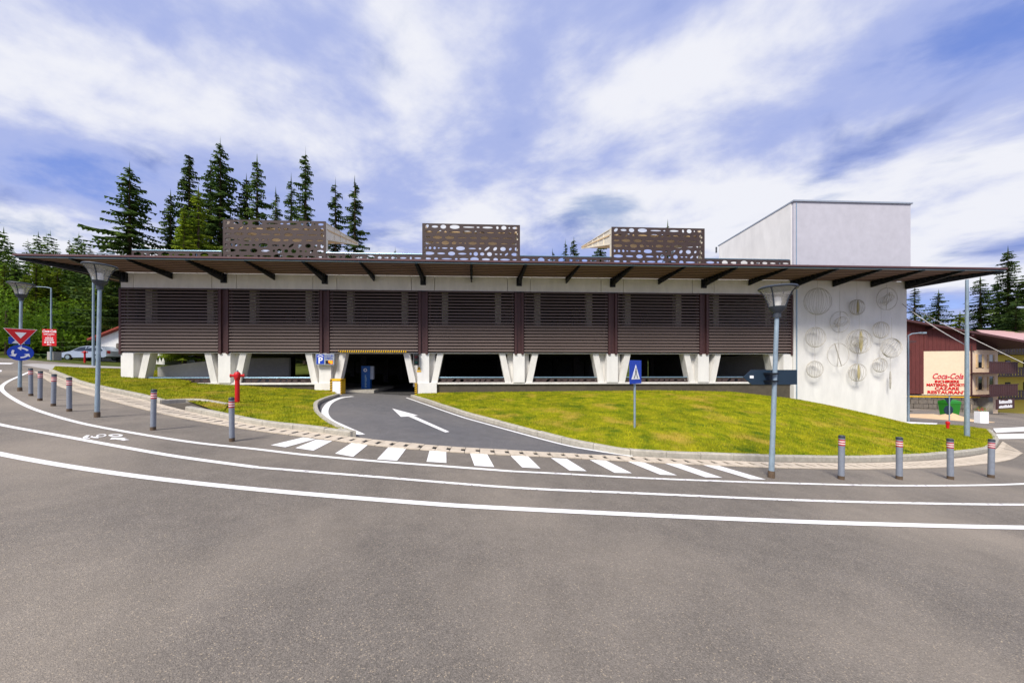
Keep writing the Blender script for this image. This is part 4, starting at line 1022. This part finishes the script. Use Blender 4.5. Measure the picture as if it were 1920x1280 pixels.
for x, yt, Y, v, lb, kw in [
    (243, 308, 40, 2, 'broad dark spruce farthest left behind the garage roof', dict(wide=1.15)),
    (355, 284, 44, 0, 'tall spruce left of the tallest one behind the garage', {}),
    (413, 262, 45, 2, 'tallest dark spruce behind the left roof screen', dict(wide=.9)),
    (395, 300, 50, 1, 'thin spruce tucked behind the tallest spruce', {}),
    (482, 294, 44, 1, 'dark spruce with bare trunk above the left roof screen', {}),
    (462, 330, 47, 0, 'bushier spruce just left of the bare trunked one', {}),
    (517, 354, 48, 3, 'small thin spruce between two taller ones above the left screen', {}),
    (546, 330, 46, 3, 'narrow spruce touching the pointed one above the screen', {}),
    (573, 280, 45, 1, 'pointed tall spruce above the right end of the left screen', dict(wide=.9)),
    (629, 337, 46, 3, 'slim spruce over the cream cantilever beam', dict(wide=1.1)),
    (665, 334, 44, 3, 'slim spruce farthest right of the group behind the garage', dict(wide=1.15)),
    (320, 360, 42, 0, 'lower dark spruce between the broad one and the tall pair', {}),
    (372, 352, 37, 1, 'fresh yellow green conifer in front of the dark spruces', dict(fresh=True, wide=1.1)),
    (345, 385, 36, 0, 'shorter yellow green conifer left of the left roof screen', dict(fresh=True, wide=1.0)),
    (130, 446, 60, 3, 'small far spruce peeking over the left canopy corner', dict(wide=.7)), (153, 453, 60, 3, 'second small far spruce peeking over the left canopy', dict(wide=.7)),
    (1060, 452, 75, 3, 'far small spruce left of the right roof screen', {}), (1076, 447, 75, 0, 'far spruce beside the right roof shelter', {}), (1036, 468, 78, 3, 'smallest far spruce between the roof screens', {}), (1127, 440, 75, 2, 'far spruce under the right cantilever beam', {}), (1252, 416, 70, 3, 'far spruce tip peeking over the right roof screen', {}), (741, 466, 80, 3, 'far spruce tip left of the middle roof screen', {}),
    (1890, 465, 68, 2, 'tall spruce rising above the right canopy tip', dict(wide=1.0)), (1760, 545, 66, 2, 'dark spruce behind the chalet under the canopy', dict(wide=1.15)), (1715, 535, 60, 1, 'spruce beside the white tower behind the chalet', dict(wide=1.2)),
    (1838, 520, 66, 0, 'bushy spruce behind the utility pole', dict(wide=1.4)), (1870, 528, 72, 2, 'broad spruce left of the tall right one', dict(wide=1.3)), (1925, 510, 66, 0, 'spruce at the right edge behind the yellow house', dict(wide=1.5)), (1800, 585, 60, 0, 'low yellowish conifer above the chalet roof', dict(fresh=True, wide=1.3)), (1735, 590, 58, 0, 'low dark conifer just above the chalet roof', dict(wide=1.4)), (1905, 560, 60, 2, 'low broad spruce behind the pink roof', dict(wide=1.4))]:
    tree_at(x, yt, Y, v, lb, group=GB if 200 < x < 700 else None, **kw)
# wood on the left
random.seed(31)
ORD = ['first', 'second', 'third', 'fourth', 'fifth', 'sixth', 'seventh', 'eighth', 'ninth', 'tenth', 'eleventh', 'twelfth']
for k in range(12):
    x = -12+k*20; yt = random.uniform(485, 540)
    tree_at(x, yt, random.uniform(40, 46), k % 3, 'conifer in the front row of the left wood, %s from the left picture edge' % ORD[k], fresh=(k % 5 != 2), wide=random.uniform(1.2, 1.6), group='front row of the left wood')
wm = MB(); lowp = [spruce_mesh(11, whorls=30, nb=6, seg=4), spruce_mesh(12, whorls=30, nb=6, seg=4, Rm=4.4)]
for k in range(150):
    Y = random.uniform(48, 120); X = random.uniform(-2.1, -1.02)*Y
    if k > 105: X = random.uniform(-1.0, .2)*Y; Y = max(Y, 60)
    s = random.uniform(.55, .85) if k <= 105 else random.uniform(.22, .42)
    a = random.uniform(0, 6.28); c, sn = math.cos(a)*s*1.2, math.sin(a)*s*1.2; zt = terrain(X, Y); b = len(wm.v); src = lowp[k % 2]
    wm.v += [(X+v[0]*c-v[1]*sn, Y+v[0]*sn+v[1]*c, zt+v[2]*s) for v in src.v]; wm.f += [tuple(i+b for i in f) for f in src.f]; wm.m += [0]*len(src.f)
wm.build('wood', 'wood_needles', kind='stuff', label='dense conifer wood covering the hillside on the left', cat='wood')
# broadleaf shrubs along the wood edge
def shrub(loc, r, h, seed, lb, n=3500):
    rn = random.Random(seed); m = MB(); cl = [(Vector((rn.uniform(-r, r)*.7, rn.uniform(-r, r)*.7, h*rn.uniform(.25, .85))), r*rn.uniform(.3, .55)) for _ in range(14)]
    for _ in range(n):
        c, cr = rn.choice(cl); dv = Vector((rn.gauss(0, 1), rn.gauss(0, 1), rn.gauss(0, .8))).normalized()*cr*rn.uniform(.6, 1.05); p_ = c+dv; s = rn.uniform(.08, .2)
        m.add([p_+Vector((rn.uniform(-s, s), rn.uniform(-s, s), rn.uniform(-s, s))) for _ in range(3)], [(0, 1, 2)])
    t = thing('broadleaf_tree', lb, 'tree', loc); m.build('crown', 'leaves', t); MB().lathe([(.16, -.5), (.1, h*.6)], 7).build('trunk', 'bark', t)
for i, (x, Y, r, h, lb) in enumerate([(12, 36, 4.2, 9, 'bright green leafy tree at the left picture edge'), (-60, 34, 4, 8, 'leafy tree just outside the left edge of the wood'), (62, 38, 3.2, 5.5, 'low leafy tree behind the roundabout sign'), (118, 38, 3.0, 4.6, 'low leafy shrub behind the silver car'), (165, 39, 3.4, 7, 'leafy tree behind the left lamp post'), (205, 42, 3.4, 8, 'leafy tree beside the white shed')]):
    X = (x-CX)/F*Y; shrub((X, Y, terrain(X, Y)), r, h, 40+i, lb)
